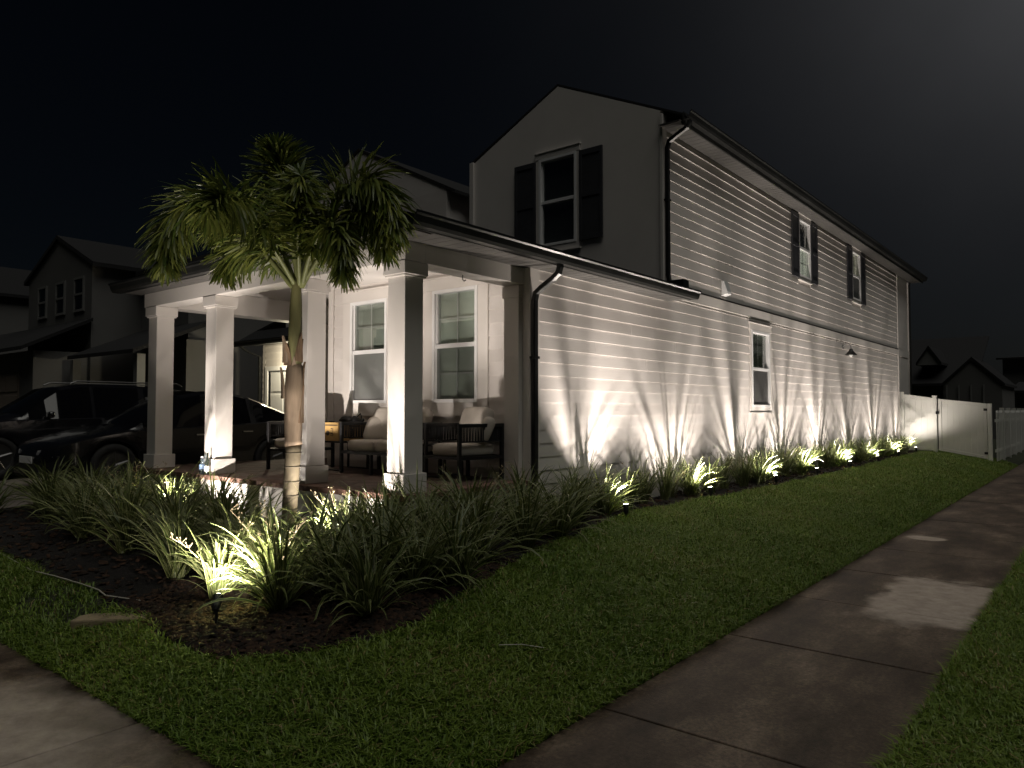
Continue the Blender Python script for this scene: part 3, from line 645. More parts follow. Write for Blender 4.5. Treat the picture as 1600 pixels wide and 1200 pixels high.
# barn light on the side wall (unlit)
bl = thing('wall_lamp', 'small white barn-style wall lamp, unlit, high on the side siding', 'wall lamp', (.0, 14.86, 3.1))
MB().lathe([(.055, 0), (.055, .02)], 12, (.0165, 14.86, 3.30), 'x').build('back_plate', 'nbtrim', bl)
MB().tube([(.03, 14.86, 3.30), (.10, 14.86, 3.38), (.18, 14.86, 3.38), (.22, 14.86, 3.30), (.22, 14.86, 3.22)], .011, 8).build('gooseneck', 'nbtrim', bl, smooth=True)
MB().lathe([(.03, .10), (.045, .08), (.05, .05), (.15, -.06), (.145, -.062), (.04, .04)], 18, (.22, 14.86, 3.14)).build('shade', 'bronze', bl, smooth=True)
MB().lathe([(.02, .03), (.045, -.01), (.045, -.05), (.01, -.085)], 10, (.22, 14.86, 3.12)).build('bulb', 'vinyl', bl, smooth=True)

# ------------------------------------------------------------------ landscape spotlights
def spot(x, y, aim, power, label, group=None, cone=100, blend=.75, hz=.12, rise=0.0):
    z = h(x, y)+rise; t = thing('garden_spotlight', label, 'spotlight', (x, y, z), group=group)
    d = (Vector(aim)-Vector((x, y, z+hz))).normalized(); p = Vector((x, y, z+hz))
    MB().tube([(x, y, z-.05), (x, y, z+hz-.03)], .011, 8).build('stake', 'black', t)
    MB().lathe([(.022, 0), (.026, .012), (.022, .024)], 10, (x, y, z+hz-.05)).build('knuckle', 'black', t)
    MB().tube([p-d*.045, p-d*.02, p+d*.05, p+d*.062], [.022, .03, .034, .036], 14).build('housing', 'black', t, smooth=False)
    MB().tube([p+d*.0625, p+d*.066], .029, 14).build('lens', 'lamp_on', t)
    ld = bpy.data.lights.new('spot_light', 'SPOT'); ld.energy = power; ld.color = (1.0, .89, .795); ld.spot_size = rad(cone); ld.spot_blend = blend; ld.shadow_soft_size = .022
    lo = bpy.data.objects.new('spot_light', ld); COL.objects.link(lo); lo.parent = t
    lo.location = p+d*.085-Vector((x, y, z)); lo.rotation_euler = (-d).to_track_quat('Z', 'Y').to_euler()
    return t
random.seed(21)
ORD = ['first', 'second', 'third', 'fourth', 'fifth', 'sixth', 'seventh', 'eighth']
SL = [(.72, 2.95), (.66, 5.50), (.72, 8.05), (.74, 10.30), (.72, 12.75), (.70, 15.3), (.66, 17.8), (.60, 20.45)]
for k, (x, y) in enumerate(SL):
    spot(x, y, (.0, y+(random.uniform(-.25, .25) if k else 1.0), 4.8), [400, 335, 335, 335, 335, 325, 295, 140][k], f'black garden spotlight low by the side wall, {ORD[k]} from the porch', 'spotlights along the side wall', cone=164 if k else 112, blend=1.0)
spot(.56, -2.20, (-.85, -.75, 2.8), 410, 'black bullet spotlight on the mulch at the bed corner, aimed at the palm', cone=140, blend=1.0, hz=.17)
spot(-3.15, -.92, (-2.6, 1.5, 3.0), 500, 'black spotlight in front of the porch beneath the bottles', cone=130, blend=1.0)
spot(-.30, -.98, (-.45, 1.4, 3.0), 300, 'black spotlight in the flax right of the palm trunk', cone=104, blend=1.0)

# ------------------------------------------------------------------ flax lilies
def flax_mesh(seed, nb=84, lmin=.38, lmax=.84, arch=1.0):
    r = random.Random(seed); V, F, E_, T_ = [], [], [], []
    for _ in range(nb):
        az = r.uniform(0, 6.283); L = r.uniform(lmin, lmax); th = abs(r.gauss(.38, .26))*arch+.04; w = r.uniform(.008, .0145); droop = r.uniform(.5, 1.9)*arch
        b = r.uniform(0, .075); a2 = r.uniform(0, 6.283); p = Vector((b*math.cos(a2), b*math.sin(a2), -.01)); tint = r.random(); tw = r.uniform(-.5, .5)
        d = Vector((math.cos(az), math.sin(az), 0)); sd0 = Vector((-math.sin(az), math.cos(az), 0)); n = 7; base = len(V); tw2 = r.uniform(-.6, .6)
        for i in range(n+1):
            t = i/n; ww = w*(.75+.9*t if t < .3 else 1.02*(1-((t-.3)/.7)**2.2)+.03); a = th+droop*t*t
            dirv = d*math.sin(a)+Vector((0, 0, math.cos(a))); nrm = d*math.cos(a)-Vector((0, 0, math.sin(a)))
            sd = (sd0*math.cos(tw+tw2*t)+nrm*math.sin(tw+tw2*t))
            V += [p-sd*ww, p+nrm*(-.35*ww), p+sd*ww]; E_ += [1, 0, 1]; T_ += [tint]*3
            if i < n:
                q = base+i*3; F += [(q, q+1, q+4, q+3), (q+1, q+2, q+5, q+4)]
            p = p+dirv*(L/n)
            if p.z < .012: p.z = .012
    me = bpy.data.meshes.new('leaves'); me.from_pydata(V, [], F); me.materials.append(M['flax'])
    for an, av in (('edge', E_), ('tint', T_)):
        a = me.attributes.new(an, 'FLOAT', 'POINT'); a.data.foreach_set('value', np.array(av, np.float32))
    me.polygons.foreach_set('use_smooth', [True]*len(me.polygons)); return me
def stalk_mesh(seed, L=.75):
    r = random.Random(seed); mb = MB()
    for _ in range(3):
        az = r.uniform(0, 6.283); p = Vector((0, 0, .05)); path = [p.copy()]; a = r.uniform(.1, .35)
        for i in range(7):
            a += r.uniform(.04, .14); p = p+Vector((math.cos(az)*math.sin(a), math.sin(az)*math.sin(a), math.cos(a)))*L/7*r.uniform(.8, 1.1); path.append(p.copy())
        mb.tube(path, .0026, 4)
        for i in (4, 5, 6, 7):
            for _ in range(3):
                q = path[i]+Vector((r.uniform(-.05, .05), r.uniform(-.05, .05), r.uniform(.01, .06))); mb.tube([path[i], q], .0014, 3); mb.lathe([(.001, -.007), (.007, 0), (.001, .007)], 5, q)
    me_o = mb.build('flower_stalk', 'stalk'); me = me_o.data; bpy.data.objects.remove(me_o); return me
FM = [flax_mesh(s) for s in (1, 2, 3, 4)]+[flax_mesh(5, 96, .45, .88, 1.15), flax_mesh(6, 96, .45, .86, 1.2)]
UP = [flax_mesh(20+s, 46, .42, .80, .62) for s in range(3)]
SM = [stalk_mesh(s) for s in (1, 2, 3)]
def flax(x, y, sc, label, group, pool=FM, stalk=False, rise=.01):
    sc *= 1.10; z = h(x, y)+rise; t = thing('flax_lily', label, 'plant', (x, y, z), random.uniform(0, 6.283), group, local=True); t.scale = (sc, sc, sc*random.uniform(.92, 1.08))
    o = bpy.data.objects.new('leaves', random.choice(pool)); COL.objects.link(o); o.parent = t
    if stalk:
        o = bpy.data.objects.new('flower_stalk', random.choice(SM)); COL.objects.link(o); o.parent = t
    return t
# along the side wall: one clump by each spotlight, others between
GS = 'flax lilies along the side wall'
for k, (lx, ly) in enumerate(SL):
    flax(.24, ly+.14, .80, f'half-lit flax lily clump between the wall and the {ORD[k]} side spotlight from the porch', GS, UP)
    flax(lx-.31, ly+.02, .84, f'glowing flax lily clump over the {ORD[k]} side-wall spotlight from the porch', GS, FM)
    flax(.17, ly-.30, .72, f'flax lily clump against the wall just before the {ORD[k]} side spotlight from the porch', GS, UP, stalk=k < 4)
    y1 = SL[k+1][1] if k < 7 else 21.9
    nx_ = f'the {ORD[k+1]}' if k < 7 else 'the gate panel'
    gaps = max(2, int(round((y1-ly-.6)/.62)))
    for j in range(gaps):
        yy_ = ly+.62+j*(y1-ly-.95)/max(1, gaps-.4)
        if yy_ > 20.95: continue
        place = ['just past', 'a little farther past', 'well past', 'farthest past', 'last past'][min(j, 4)]
        flax(random.uniform(.24, .42), yy_, random.uniform(.74, .90), f'dim flax lily clump {place} the {ORD[k]} side spotlight from the porch', GS, UP if random.random() < .45 else FM, stalk=(k < 3 and j == 1))
# beside the porch's right edge, up to the downspout
N10 = ['nearest', 'second', 'third', 'fourth', 'fifth', 'sixth', 'seventh', 'eighth', 'ninth', 'tenth', 'eleventh', 'twelfth']
for k, (x, y, s_) in enumerate([(.42, 2.42, .9), (.62, 1.95, .95), (.25, 1.55, .9), (.82, 1.42, .95), (.50, 1.05, .95), (.92, .72, .95), (.35, .55, .95), (.70, .20, 1.0), (1.02, -.05, .95), (.30, -.08, .95)]):
    flax(x, y, s_, f'dark flax lily clump beside the right edge of the porch, {N10[k]} to the downspout', 'flax lilies right of the porch', FM, stalk=k in (2, 6))
# the showy clumps round the palm's spotlight at the bed corner
flax(.42, -1.66, .95, 'brightly lit striped flax lily clump right above the palm spotlight', None, FM[4:], stalk=True)
flax(.76, -1.84, .80, 'pale arching flax lily clump on the mulch just right of the palm spotlight', None, FM[4:])
flax(.05, -1.90, .72, 'lit flax lily clump just left of the palm spotlight', None, FM[:4], stalk=True)
flax(.95, -1.52, .95, 'big half-lit flax lily clump at the bed corner, right of the palm spotlight', None, FM[4:])
flax(1.40, -1.60, .86, 'flax lily clump with drooping striped leaves at the outermost bed corner', None, FM[4:])
flax(.62, -1.22, .92, 'flax lily clump directly behind the brightly lit corner clump', None, FM)
flax(1.02, -1.12, .92, 'shaded flax lily clump behind the big half-lit corner clump', None, FM[4:])
flax(1.40, -.72, .86, 'low flax lily clump on the bed edge facing the lawn, nearest the corner column', None, FM)
flax(.10, -1.45, .85, 'flax lily clump midway between the palm trunk and its spotlight', None, FM)
flax(1.28, -1.05, .95, 'dark drooping flax lily clump behind the outermost corner clump', None, FM[4:])
flax(1.12, -.55, .92, 'dark flax lily clump at the bed edge in front of the corner column', None, FM[4:])
# lit ones by the porch spotlights
flax(-.22, -.55, .74, 'bright flax lily clump over the spotlight right of the palm trunk', None, UP, stalk=True)
flax(-.52, -.42, .70, 'bright flax lily clump against the porch just left of the spotlight right of the palm', None, UP)
flax(-2.95, -.55, .72, 'bright flax lily clump over the porch spotlight beneath the bottles', None, UP, stalk=True)
flax(-3.48, -.52, .72, 'lit flax lily clump left of the porch spotlight beneath the bottles', None, UP, stalk=True)
# the mass in front of the porch
for k, (x, y, s_) in enumerate(sorted([(.12, -.30, .80), (.36, -.52, .9), (.68, -.92, .95), (.22, -1.18, .9), (-.48, -1.30, .85), (-.35, -1.50, .9), (.32, -.86, .8), (.72, -.42, .9)])):
    flax(x, y, s_, f'dark flax lily clump between the palm trunk and the corner column, {N10[k]} to the palm', 'flax lilies right of the palm', FM)
LEFT = [(-.85, -1.30, .9), (-1.32, -1.55, .92), (-1.30, -1.05, .92), (-1.80, -1.30, .95), (-1.75, -.85, .9), (-2.20, -1.58, .9), (-2.28, -1.02, .85), (-2.3, -.62, .85), (-2.75, -1.35, .95), (-2.80, -.88, .85),
        (-3.25, -1.55, .85), (-3.45, -1.18, .88), (-3.75, -.80, .9), (-3.85, -1.38, .9), (-4.25, -1.05, .9), (-4.35, -.60, .85), (-4.75, -1.35, .85), (-4.85, -.90, .9), (-5.35, -1.15, .85), (-5.4, -.62, .85), (-5.9, -1.0, .85), (-6.05, -1.6, .8), (-.82, -1.78, .8)]
for row, test in (('front', lambda y: y < -1.25), ('middle', lambda y: -1.25 <= y < -.95), ('back', lambda y: y >= -.95)):
    for k, (x, y, s_) in enumerate(sorted([q for q in LEFT if test(q[1])], reverse=True)):
        flax(x, y, s_*1.06, f'green flax lily clump left of the palm, {row} row, {N10[k]} to the trunk', 'flax lilies left of the palm', FM, stalk=(row == 'back' and k in (1, 3)))

# ------------------------------------------------------------------ foxtail palm
def frond_mesh(path, nl, ll, seed, spread=1.0):
    """rachis path (points), bushy leaflets all round it"""
    r = random.Random(seed); P = [Vector(p) for p in path]
    def cr(t):
        n = len(P)-1; f = min(max(t, 0), .9999)*n; i = int(f); u = f-i
        a, b, c, d = P[max(i-1, 0)], P[i], P[i+1], P[min(i+2, n)]
        return .5*((2*b)+(-a+c)*u+(2*a-5*b+4*c-d)*u*u+(-a+3*b-3*c+d)*u**3)
    V, F, T_ = [], [], []
    for k in range(nl):
        t = .20+.80*(k+r.random())/nl; p = cr(t); tg = (cr(min(t+.02, 1))-cr(t-.02)).normalized()
        a = tg.cross(Vector((0, 0, 1)));  a = a.normalized() if a.length > .05 else Vector((1, 0, 0)); c = a.cross(tg).normalized()
        ph = r.uniform(0, 6.283); rd = (a*math.cos(ph)+c*math.sin(ph)); L = ll*r.uniform(.75, 1.15)*(1.0-.5*max(0, t-.7)/.3)*min(1, .5+(t-.2)*3.5); fwd = r.uniform(.25, .85)
        d = (rd*spread+tg*fwd).normalized(); w = r.uniform(.008, .0145); sd = d.cross(tg+Vector((.01, .02, .03))).normalized()
        ro = r.uniform(-.9, .9); nm = d.cross(sd); sd = sd*math.cos(ro)+nm*math.sin(ro)
        tint = r.random(); base = len(V); n = 4; q = p.copy(); prof = [.35, 1.0, 1.05, .8, .3]; dd = d.copy()
        for i in range(n+1):
            V += [q-sd*w*prof[i], q+sd*w*prof[i]]; T_ += [tint]*2
            if i < n: F.append((base+2*i, base+2*i+1, base+2*i+3, base+2*i+2))
            dd = (dd+Vector((0, 0, -.26*r.uniform(.3, 1.7)*(.3 if tg.z > .75 else 1)))).normalized(); q = q+dd*L/n
    me = bpy.data.meshes.new('frond'); me.from_pydata(V, [], F); me.materials.append(M['palmleaf'])
    a = me.attributes.new('tint', 'FLOAT', 'POINT'); a.data.foreach_set('value', np.array(T_, np.float32))
    me.polygons.foreach_set('use_smooth', [True]*len(F))
    mb = MB(); n = 18; mb.tube([cr(i/n) for i in range(n+1)], [.022*(1-.85*i/n)+.003 for i in range(n+1)], 7)
    return me, mb
PB = Vector((-.75, -.76, .37))
palm = thing('palm_tree', 'young foxtail palm with ringed trunk and bushy plume fronds in front of the porch', 'palm', PB)
VR = Vector((.777, .630, 0)); VD = Vector((-.630, .777, 0))       # across and away, as seen from the street corner
def pp(r_, z, dpt=0): return PB+VR*r_+VD*dpt+Vector((0, 0, z))
# trunk centre line in (across, up)
MB().tube([pp(.0, -.06), pp(.0, .05), pp(.015, .35), pp(.03, .65), pp(.045, .95), pp(.05, 1.02)], [.085, .072, .070, .072, .073, .074], 18).build('trunk', 'trunk', palm, smooth=True)
for z in (.14, .27, .40, .53, .66, .80, .93):
    f = z/1.0; c = pp(.05*f, z); MB().tube([c-Vector((0, 0, .006)), c, c+Vector((0, 0, .008))], [.0725, .0765, .0735], 18).build('leaf_scar', 'ring', palm, smooth=True)
MB().tube([pp(.05, 1.0), pp(.045, 1.04), pp(.045, 1.25), pp(.05, 1.5), pp(.052, 1.72), pp(.05, 1.80)], [.083, .078, .085, .090, .080, .055], 18).build('old_sheath', 'boot', palm, smooth=True)
MB().tube([pp(.05, 1.6), pp(.05, 1.9), pp(.055, 2.1), pp(.058, 2.32), pp(.06, 2.5), pp(.06, 2.62)], [.068, .066, .064, .058, .046, .035], 16).build('crownshaft', 'shaft', palm, smooth=True)
for k, (r0, z0, a, ln) in enumerate([(-.08, 1.72, 2.6, .28), (.09, 1.55, .2, .34), (.06, 2.05, .5, .26), (-.05, 2.02, 2.4, .24), (.10, 1.78, -.5, .22), (.0, 1.85, 4.2, .25), (.02, 1.82, 1.2, .30), (.05, 2.0, 5.6, .22), (-.04, 1.95, 1.8, .2), (.06, 1.66, 5.2, .3)]):
    d = VR*math.cos(a)-VD*math.sin(a); mb = MB(); p = pp(r0*.4+.03, z0-ln)+d*.052; w = .05; vs = []
    sdv = Vector((-d.y, d.x, 0))
    for i in range(5):
        t = i/4; q = p+Vector((0, 0, ln*t*1.05))+d*(.004+.022*t**3); ww = w*(1-t**2)*.9+.004
        vs.append((q-sdv*ww-d*.01, q+sdv*ww-d*.01, q+sdv*ww*.8+d*.008, q-sdv*ww*.8+d*.008))
    for i in range(4): mb.hexa([*vs[i], *vs[i+1]])
    mb.build('dry_boot', 'dryboot' if k % 3 else 'boot', palm)
ct = 2.55
FR = [  # (across, up from the base, depth) way points from the crownshaft, leaflets, length
    ([(0, 2.45, 0), (-.28, 2.80, -.04), (-.66, 3.22, -.10), (-.98, 3.24, -.16), (-1.14, 2.92, -.20), (-1.15, 2.66, -.22)], 330, .30),
    ([(0, 2.5, 0), (-.20, 2.90, .18), (-.50, 3.32, .40), (-.85, 3.36, .62), (-1.10, 3.15, .78)], 260, .30),
    ([(.02, 2.5, 0), (-.03, 3.00, -.08), (-.08, 3.40, -.10), (-.14, 3.66, -.12), (-.17, 3.80, -.12)], 250, .26),
    ([(.05, 2.5, 0), (.25, 2.92, -.10), (.50, 3.36, -.20), (.76, 3.42, -.32), (.95, 3.14, -.40), (1.0, 2.90, -.42)], 340, .30),
    ([(.05, 2.5, 0), (.22, 2.82, -.25), (.42, 2.98, -.42), (.55, 2.80, -.52), (.58, 2.52, -.56)], 250, .26),
    ([(.05, 2.5, 0), (.30, 2.84, -.12), (.60, 3.10, -.24), (.82, 3.02, -.34), (.92, 2.76, -.38)], 240, .27),
    ([(0, 2.5, 0), (-.16, 2.86, -.30), (-.30, 3.10, -.60), (-.36, 3.10, -.90), (-.40, 2.92, -1.10)], 230, .28),
    ([(0, 2.5, 0), (.02, 2.95, .35), (.05, 3.25, .75), (.08, 3.20, 1.10)], 180, .28),
    ([(0, 2.5, 0), (-.24, 2.78, .15), (-.52, 2.96, .30), (-.76, 2.88, .40), (-.86, 2.70, .45)], 200, .26),
    ([(.03, 2.5, 0), (.10, 2.90, -.30), (.16, 3.18, -.50), (.22, 3.36, -.66)], 170, .26)]
PALMF = []
for k, (pts, nl, ll) in enumerate(FR):
    me, rb = frond_mesh([(p[0]*VR+p[2]*VD+Vector((0, 0, p[1]))+Vector((.06*VR.x, .06*VR.y, 0))) for p in pts], int(nl*2.1), ll*1.30, 100+k)
    o = bpy.data.objects.new('frond', me); COL.objects.link(o); o.parent = palm; ORG[o] = Vector((0, 0, 0)); PALMF.append(me)
    rb.build('rachis', 'rachis', o, smooth=True)
# a second palm whose frond tips just reach into the right edge of the view
pr = thing('street_palm', 'palm at the right edge with only frond tips showing over the picket fence', 'palm', (4.55, 23.2, .05), 0.6, local=True)
MB().tube([(0, 0, -.1), (.02, 0, 1.0), (0, 0, 2.6), (0, 0, 3.1)], [.10, .085, .08, .04], 12).build('trunk', 'trunk', pr, smooth=True)
for k in range(7):
    a = k*.9; me, rb = frond_mesh([(0, 0, 3.0), (.3*math.cos(a), .3*math.sin(a), 3.4), (.75*math.cos(a), .75*math.sin(a), 3.65), (1.15*math.cos(a), 1.15*math.sin(a), 3.35)], 150, .26, 300+k)
    o = bpy.data.objects.new('frond', me); COL.objects.link(o); o.parent = pr; ORG[o] = Vector((0, 0, 0)); rb.build('rachis', 'rachis', o)

# ------------------------------------------------------------------ porch furniture
def rail(mb, a, b, w=.036): 
    a, b = Vector(a), Vector(b); mb.box(min(a.x, b.x)-w/2, max(a.x, b.x)+w/2, min(a.y, b.y)-w/2, max(a.y, b.y)+w/2, min(a.z, b.z)-w/2, max(a.z, b.z)+w/2)
def seat(name, label, cat, loc, rz, W, D=.68, group=None, pillows=(), seats=1):
    """rope-sided outdoor seat facing local -Y, origin at floor centre"""
    t = thing(name, label, cat, loc, rz, group, local=True); a, b = W/2, D/2; top = .64; sh = .27
    for sx in (-1, 1):
        for sy in (-1, 1): MB().box(sx*a-.02, sx*a+.02, sy*b-.02, sy*b+.02, 0, top-.02).build('leg', 'black', t, bevel=.004)
    if seats > 1:
        for sy in (-1, 1): MB().box(-.018, .018, sy*b-.018, sy*b+.018, 0, sh-.02).build('leg', 'black', t)
    for sx in (-1, 1): f = MB(); rail(f, (sx*a, -b, top), (sx*a, b, top), .042); f.build('arm_rest', 'black', t, bevel=.004)
    f = MB(); rail(f, (-a+.022, b, top-.001), (a-.022, b, top-.001), .040); f.build('top_rail', 'black', t, bevel=.004)
    f = MB(); [rail(f, *e) for e in (((-a+.02, -b, sh), (a-.02, -b, sh)), ((-a+.02, b, sh), (a-.02, b, sh)), ((-a, -b+.02, sh), (-a, b-.02, sh)), ((a, -b+.02, sh), (a, b-.02, sh)))]; f.build('seat_frame', 'black', t)
    f = MB(); f.box(-a+.03, a-.03, -b+.03, b-.03, sh-.012, sh+.012); f.build('seat_deck', 'black', t)
    for sx in (-1, 1):
        f = MB(); n = int((D-.04)/.022)
        for i in range(n): y_ = -b+.035+i*(D-.07)/(n-1); f.tube([(sx*a, y_, top-.02), (sx*a+.004*math.sin(i*3), y_, top-.18)], .0075, 5)
        rail(f, (sx*a, -b+.02, top-.185), (sx*a, b-.02, top-.185), .016); f.build('rope_panel', 'rope', t)
    f = MB(); n = int((W-.04)/.022)
    for i in range(n): x_ = -a+.035+i*(W-.07)/(n-1); f.tube([(x_, b, top-.02), (x_, b+.004*math.sin(i*2), top-.18)], .0075, 5)
    rail(f, (-a+.02, b, top-.185), (a-.02, b, top-.185), .016); f.build('rope_panel', 'rope', t)
    cw = (W-.08)/seats
    for k in range(seats): 
        c = MB().pillow(cw-.01, D-.07, .155, (-W/2+.04+cw*(k+.5), -.012, sh+.085), .22, .5).build('seat_cushion', 'cushion', t, smooth=True)
        MB().tube([(-W/2+.04+cw*(k+.5)+sx*(cw/2-.012), -D/2+.035+.012, sh+.135) for sx in (-1, -.5, 0, .5, 1)], .005, 5).build('piping', 'cushion', c)
    for k in range(seats):
        R = Matrix.Rotation(rad(72), 3, 'X')
        MB().pillow(cw-.03, .46, .17, (-W/2+.04+cw*(k+.5), b-.15, sh+.36), .35, .6, R).build('back_cushion', 'cushion', t, smooth=True)
    for (px, py, pz, s_, rx, ry) in pillows:
        R = Matrix.Rotation(ry, 3, 'Z') @ Matrix.Rotation(rx, 3, 'X'); MB().pillow(s_, s_, .15, (px, py, pz), .45, .8, R).build('throw_pillow', 'cushion', t, smooth=True)
    return t
seat('armchair', 'black rope-sided armchair with beige cushions at the right end of the porch', 'armchair', (-.665, 1.58, FZ), rad(-6), .60, .66, 'rope-sided porch armchairs', [(.18, .16, .58, .34, rad(66), rad(-28))])
seat('loveseat', 'black rope-sided loveseat with beige cushions between the two armchairs', 'loveseat', (-2.0, 1.62, FZ), rad(0), 1.18, .64, None, [(-.38, .10, .56, .36, rad(64), rad(14))], 2)
seat('armchair', 'black rope-sided armchair half hidden behind the palm trunk and second column', 'armchair', (-3.62, 1.40, FZ), rad(14), .60, .64, 'rope-sided porch armchairs')
def side_table(label, loc, W, D, H, rz=0):
    t = thing('side_table', label, 'table', loc, rz, local=True); a, b = W/2, D/2
    for sx in (-1, 1):
        for sy in (-1, 1): MB().box(sx*a-.013, sx*a+.013, sy*b-.013, sy*b+.013, .02, H-.025).build('leg', 'black', t)
    for sy in (-1, 1): MB().box(-a-.012, a+.012, sy*b-.012, sy*b+.012, 0.001, .02).build('foot_bar', 'black', t)
    MB().box(-a-.02, a+.02, -b-.02, b+.02, H-.025, H).build('table_top', 'black', t, bevel=.004); return t
side_table('small dark side table between the loveseat and the right armchair', (-1.18, 1.74, FZ), .30, .40, .40)
side_table('dark side table carrying the cardboard boxes', (-2.98, 1.66, FZ), .42, .46, .40)
# boxes on the table
def carton(label, loc, w, d, hh, rz):
    t = thing('cardboard_box', label, 'box', loc, rz, local=True)
    MB().box(-w/2, w/2, -d/2, d/2, .001, hh).build('carton', 'card', t, bevel=.003)
    MB().box(-w/2+.001, w/2-.001, -.03, .03, hh, hh+.0015).build('tape', 'stalk', t)
    MB().box(-w/2+.01, w/2-.01, -d/2-.0012, -d/2, hh-.045, hh-.03).build('printed_band', 'ink', t)
    f = MB()
    f.tube([(-.04, -d/2-.0012, hh*.42), (-.04, -d/2-.0002, hh*.42)], .035, 12)
    for k_, z_ in enumerate((.30, .42, .54, .66)): f.box(.02, .035+.012*(k_ % 2), -d/2-.0012, -d/2-.0002, hh*z_-.008, hh*z_+.008)
    f.box(.055, .065, -d/2-.0012, -d/2-.0002, hh*.25, hh*.7)
    f.build('shipping_marks', 'ink', t); 
    f = MB(); f.box(w/2+.0002, w/2+.0012, -.05, .0, hh*.3, hh*.5); f.box(w/2+.0002, w/2+.0012, .03, .05, hh*.3, hh*.55); f.build('side_marks', 'ink', t)
    return t
carton('yellow-brown shipping carton with black print on the side table, nearest the palm', (-2.98, 1.50, FZ+.401), .34, .20, .25, rad(4))
carton('shallower yellow-brown carton behind the nearest carton on the side table', (-2.88, 1.78, FZ+.401), .42, .24, .235, rad(2))
t = thing('black_bag', 'crumpled black bag lying on top of the cartons', 'bag', (-2.90, 1.72, FZ+.64), rad(6), local=True)
mb = MB(); mb.pillow(.36, .24, .075, (0, 0, .040), .6, .9, None, 22, 9)
for i_, v_ in enumerate(mb.v): mb.v[i_] = (v_[0]*(1+.07*math.sin(v_[1]*40)), v_[1]*(1+.08*math.sin(v_[0]*33)), max(.001, v_[2]*(1+.35*math.sin(v_[0]*27+v_[1]*31))))
mb.build('bag_body', 'rope', t, smooth=True); MB().tube([(.05, 0, .06), (.10, .02, .10), (.13, .03, .13), (.16, .02, .09), (.17, 0, .05)], .008, 6).build('handle', 'black', t)
# bottles by the third column
t = thing('water_bottle', 'clear plastic water bottle with pale label on the porch edge by a column', 'bottle', (-3.80, .035, FZ+.001), local=True)
MB().lathe([(.03, 0), (.033, .01), (.033, .145), (.026, .17), (.014, .195), (.014, .205)], 14).build('body', 'bottle', t, smooth=True)
MB().lathe([(.0338, .06), (.0338, .12)], 14).build('label', 'bluelabel', t); MB().lathe([(.016, .205), (.016, .222), (.014, .224)], 12).build('cap', 'vinyl', t)
t = thing('glass_bottle', 'dark long-necked bottle standing right of the water bottle', 'bottle', (-3.66, .03, FZ+.001), local=True)
MB().lathe([(.028, 0), (.032, .012), (.032, .14), (.026, .17), (.013, .20), (.012, .27), (.014, .275)], 14).build('body', 'darkglass', t, smooth=True)
MB().lathe([(.0328, .04), (.0328, .11)], 14).build('label', 'vinyl', t)

# ------------------------------------------------------------------ bed and lawn oddments
zb = h(-.35, -2.45)
t = MB(); c_, s_ = math.cos(rad(38)), math.sin(rad(38))
tf = lambda p, q, z: (-.345+p*c_-q*s_, -2.455+p*s_+q*c_, zb+z)
t.T = tf
t.prism([(-.30, -.085), (.27, -.105), (.31, -.06), (.30, .09), (-.26, .10), (-.31, .05)], lambda p, q, z: (p, q, z+.05*p), -.05, .052)
b = t.build('edging_block', 'block', org=(-.345, -2.455, zb), bevel=.012); tag(b, 'weathered tan concrete block lying in the lawn by the left of the bed', 'block')
wp = [(-4.6, -2.24), (-3.5, -2.24), (-2.48, -2.31), (-1.97, -2.30), (-1.41, -2.28), (-1.1, -2.28), (-.9, -2.31), (-.55, -2.22), (-.32, -2.20), (-.12, -2.23), (.2, -2.34)]
w = MB().tube([(x, y, h(x, y)+.028+(.018 if 3 <= i <= 6 else 0)) for i, (x, y) in enumerate(wp)], .006, 6).build('garden_cable', 'wire', org=(-1.5, -2.28, .2), smooth=True); tag(w, 'thin pale cable lying along the left edge of the planting bed', 'cable')
w = MB().tube([(2.32, -1.33, h(2.32, -1.33)+.055), (2.40, -1.20, h(2.4, -1.2)+.062), (2.49, -1.09, h(2.49, -1.09)+.055)], .0028, 5).build('twig', 'wire', org=(2.4, -1.2, .2)); tag(w, 'thin pale straw lying on the lawn beside the sidewalk', 'straw')

# ------------------------------------------------------------------ fence and gate at the far end
fn = thing('privacy_fence', 'white vinyl privacy fence panel joining the house corner to the gate', 'fence', (.5, 21.3, .42))
zt = lambda x: 2.235-.155*(x-0); zbt = lambda x: .44-.165*max(0, x-1.0)
def fbox(name, x0, x1, za, zb_, par, y0=21.27, y1=21.31, bev=.004, m='fence'):
    MB().hexa([(x0,y0,za(x0)),(x1,y0,za(x1)),(x1,y1,za(x1)),(x0,y1,za(x0)),(x0,y0,zb_(x0)),(x1,y0,zb_(x1)),(x1,y1,zb_(x1)),(x0,y1,zb_(x0))]).build(name, m, par, bevel=bev)
def post(x, par, zt_, zb0): 
    p = MB().box(x-.055, x+.055, 21.235, 21.345, zb0-.2, zt_).build('post', 'fence', par, bevel=.006); MB().box(x-.066, x+.066, 21.224, 21.356, zt_, zt_+.025).build('post_cap', 'fence', p, bevel=.006)
post(.075, fn, 2.26, .42); post(.985, fn, 2.13, .42)
fbox('rail', .132, .928, lambda x: zt(x)-.10, zt, fn, 21.265, 21.315); fbox('rail', .132, .928, lambda x: .45, lambda x: .56, fn, 21.265, 21.315)
for j in range(5): fbox('board', .133+j*.1588, .133+(j+1)*.1588-.0015, lambda x: .562, lambda x: zt(x)-.102, fn, 21.28, 21.30, .0015)
gt = thing('fence_gate', 'white vinyl fence gate with black hinges beside the house', 'gate', (1.75, 21.3, .3))
gzt = lambda x: 2.06-.125*(x-1.06); gzb = lambda x: .47-.18*(x-1.06)
fbox('stile', 1.075, 1.165, gzb, gzt, gt, 21.262, 21.318); fbox('stile', 2.26, 2.35, gzb, gzt, gt, 21.262, 21.318)
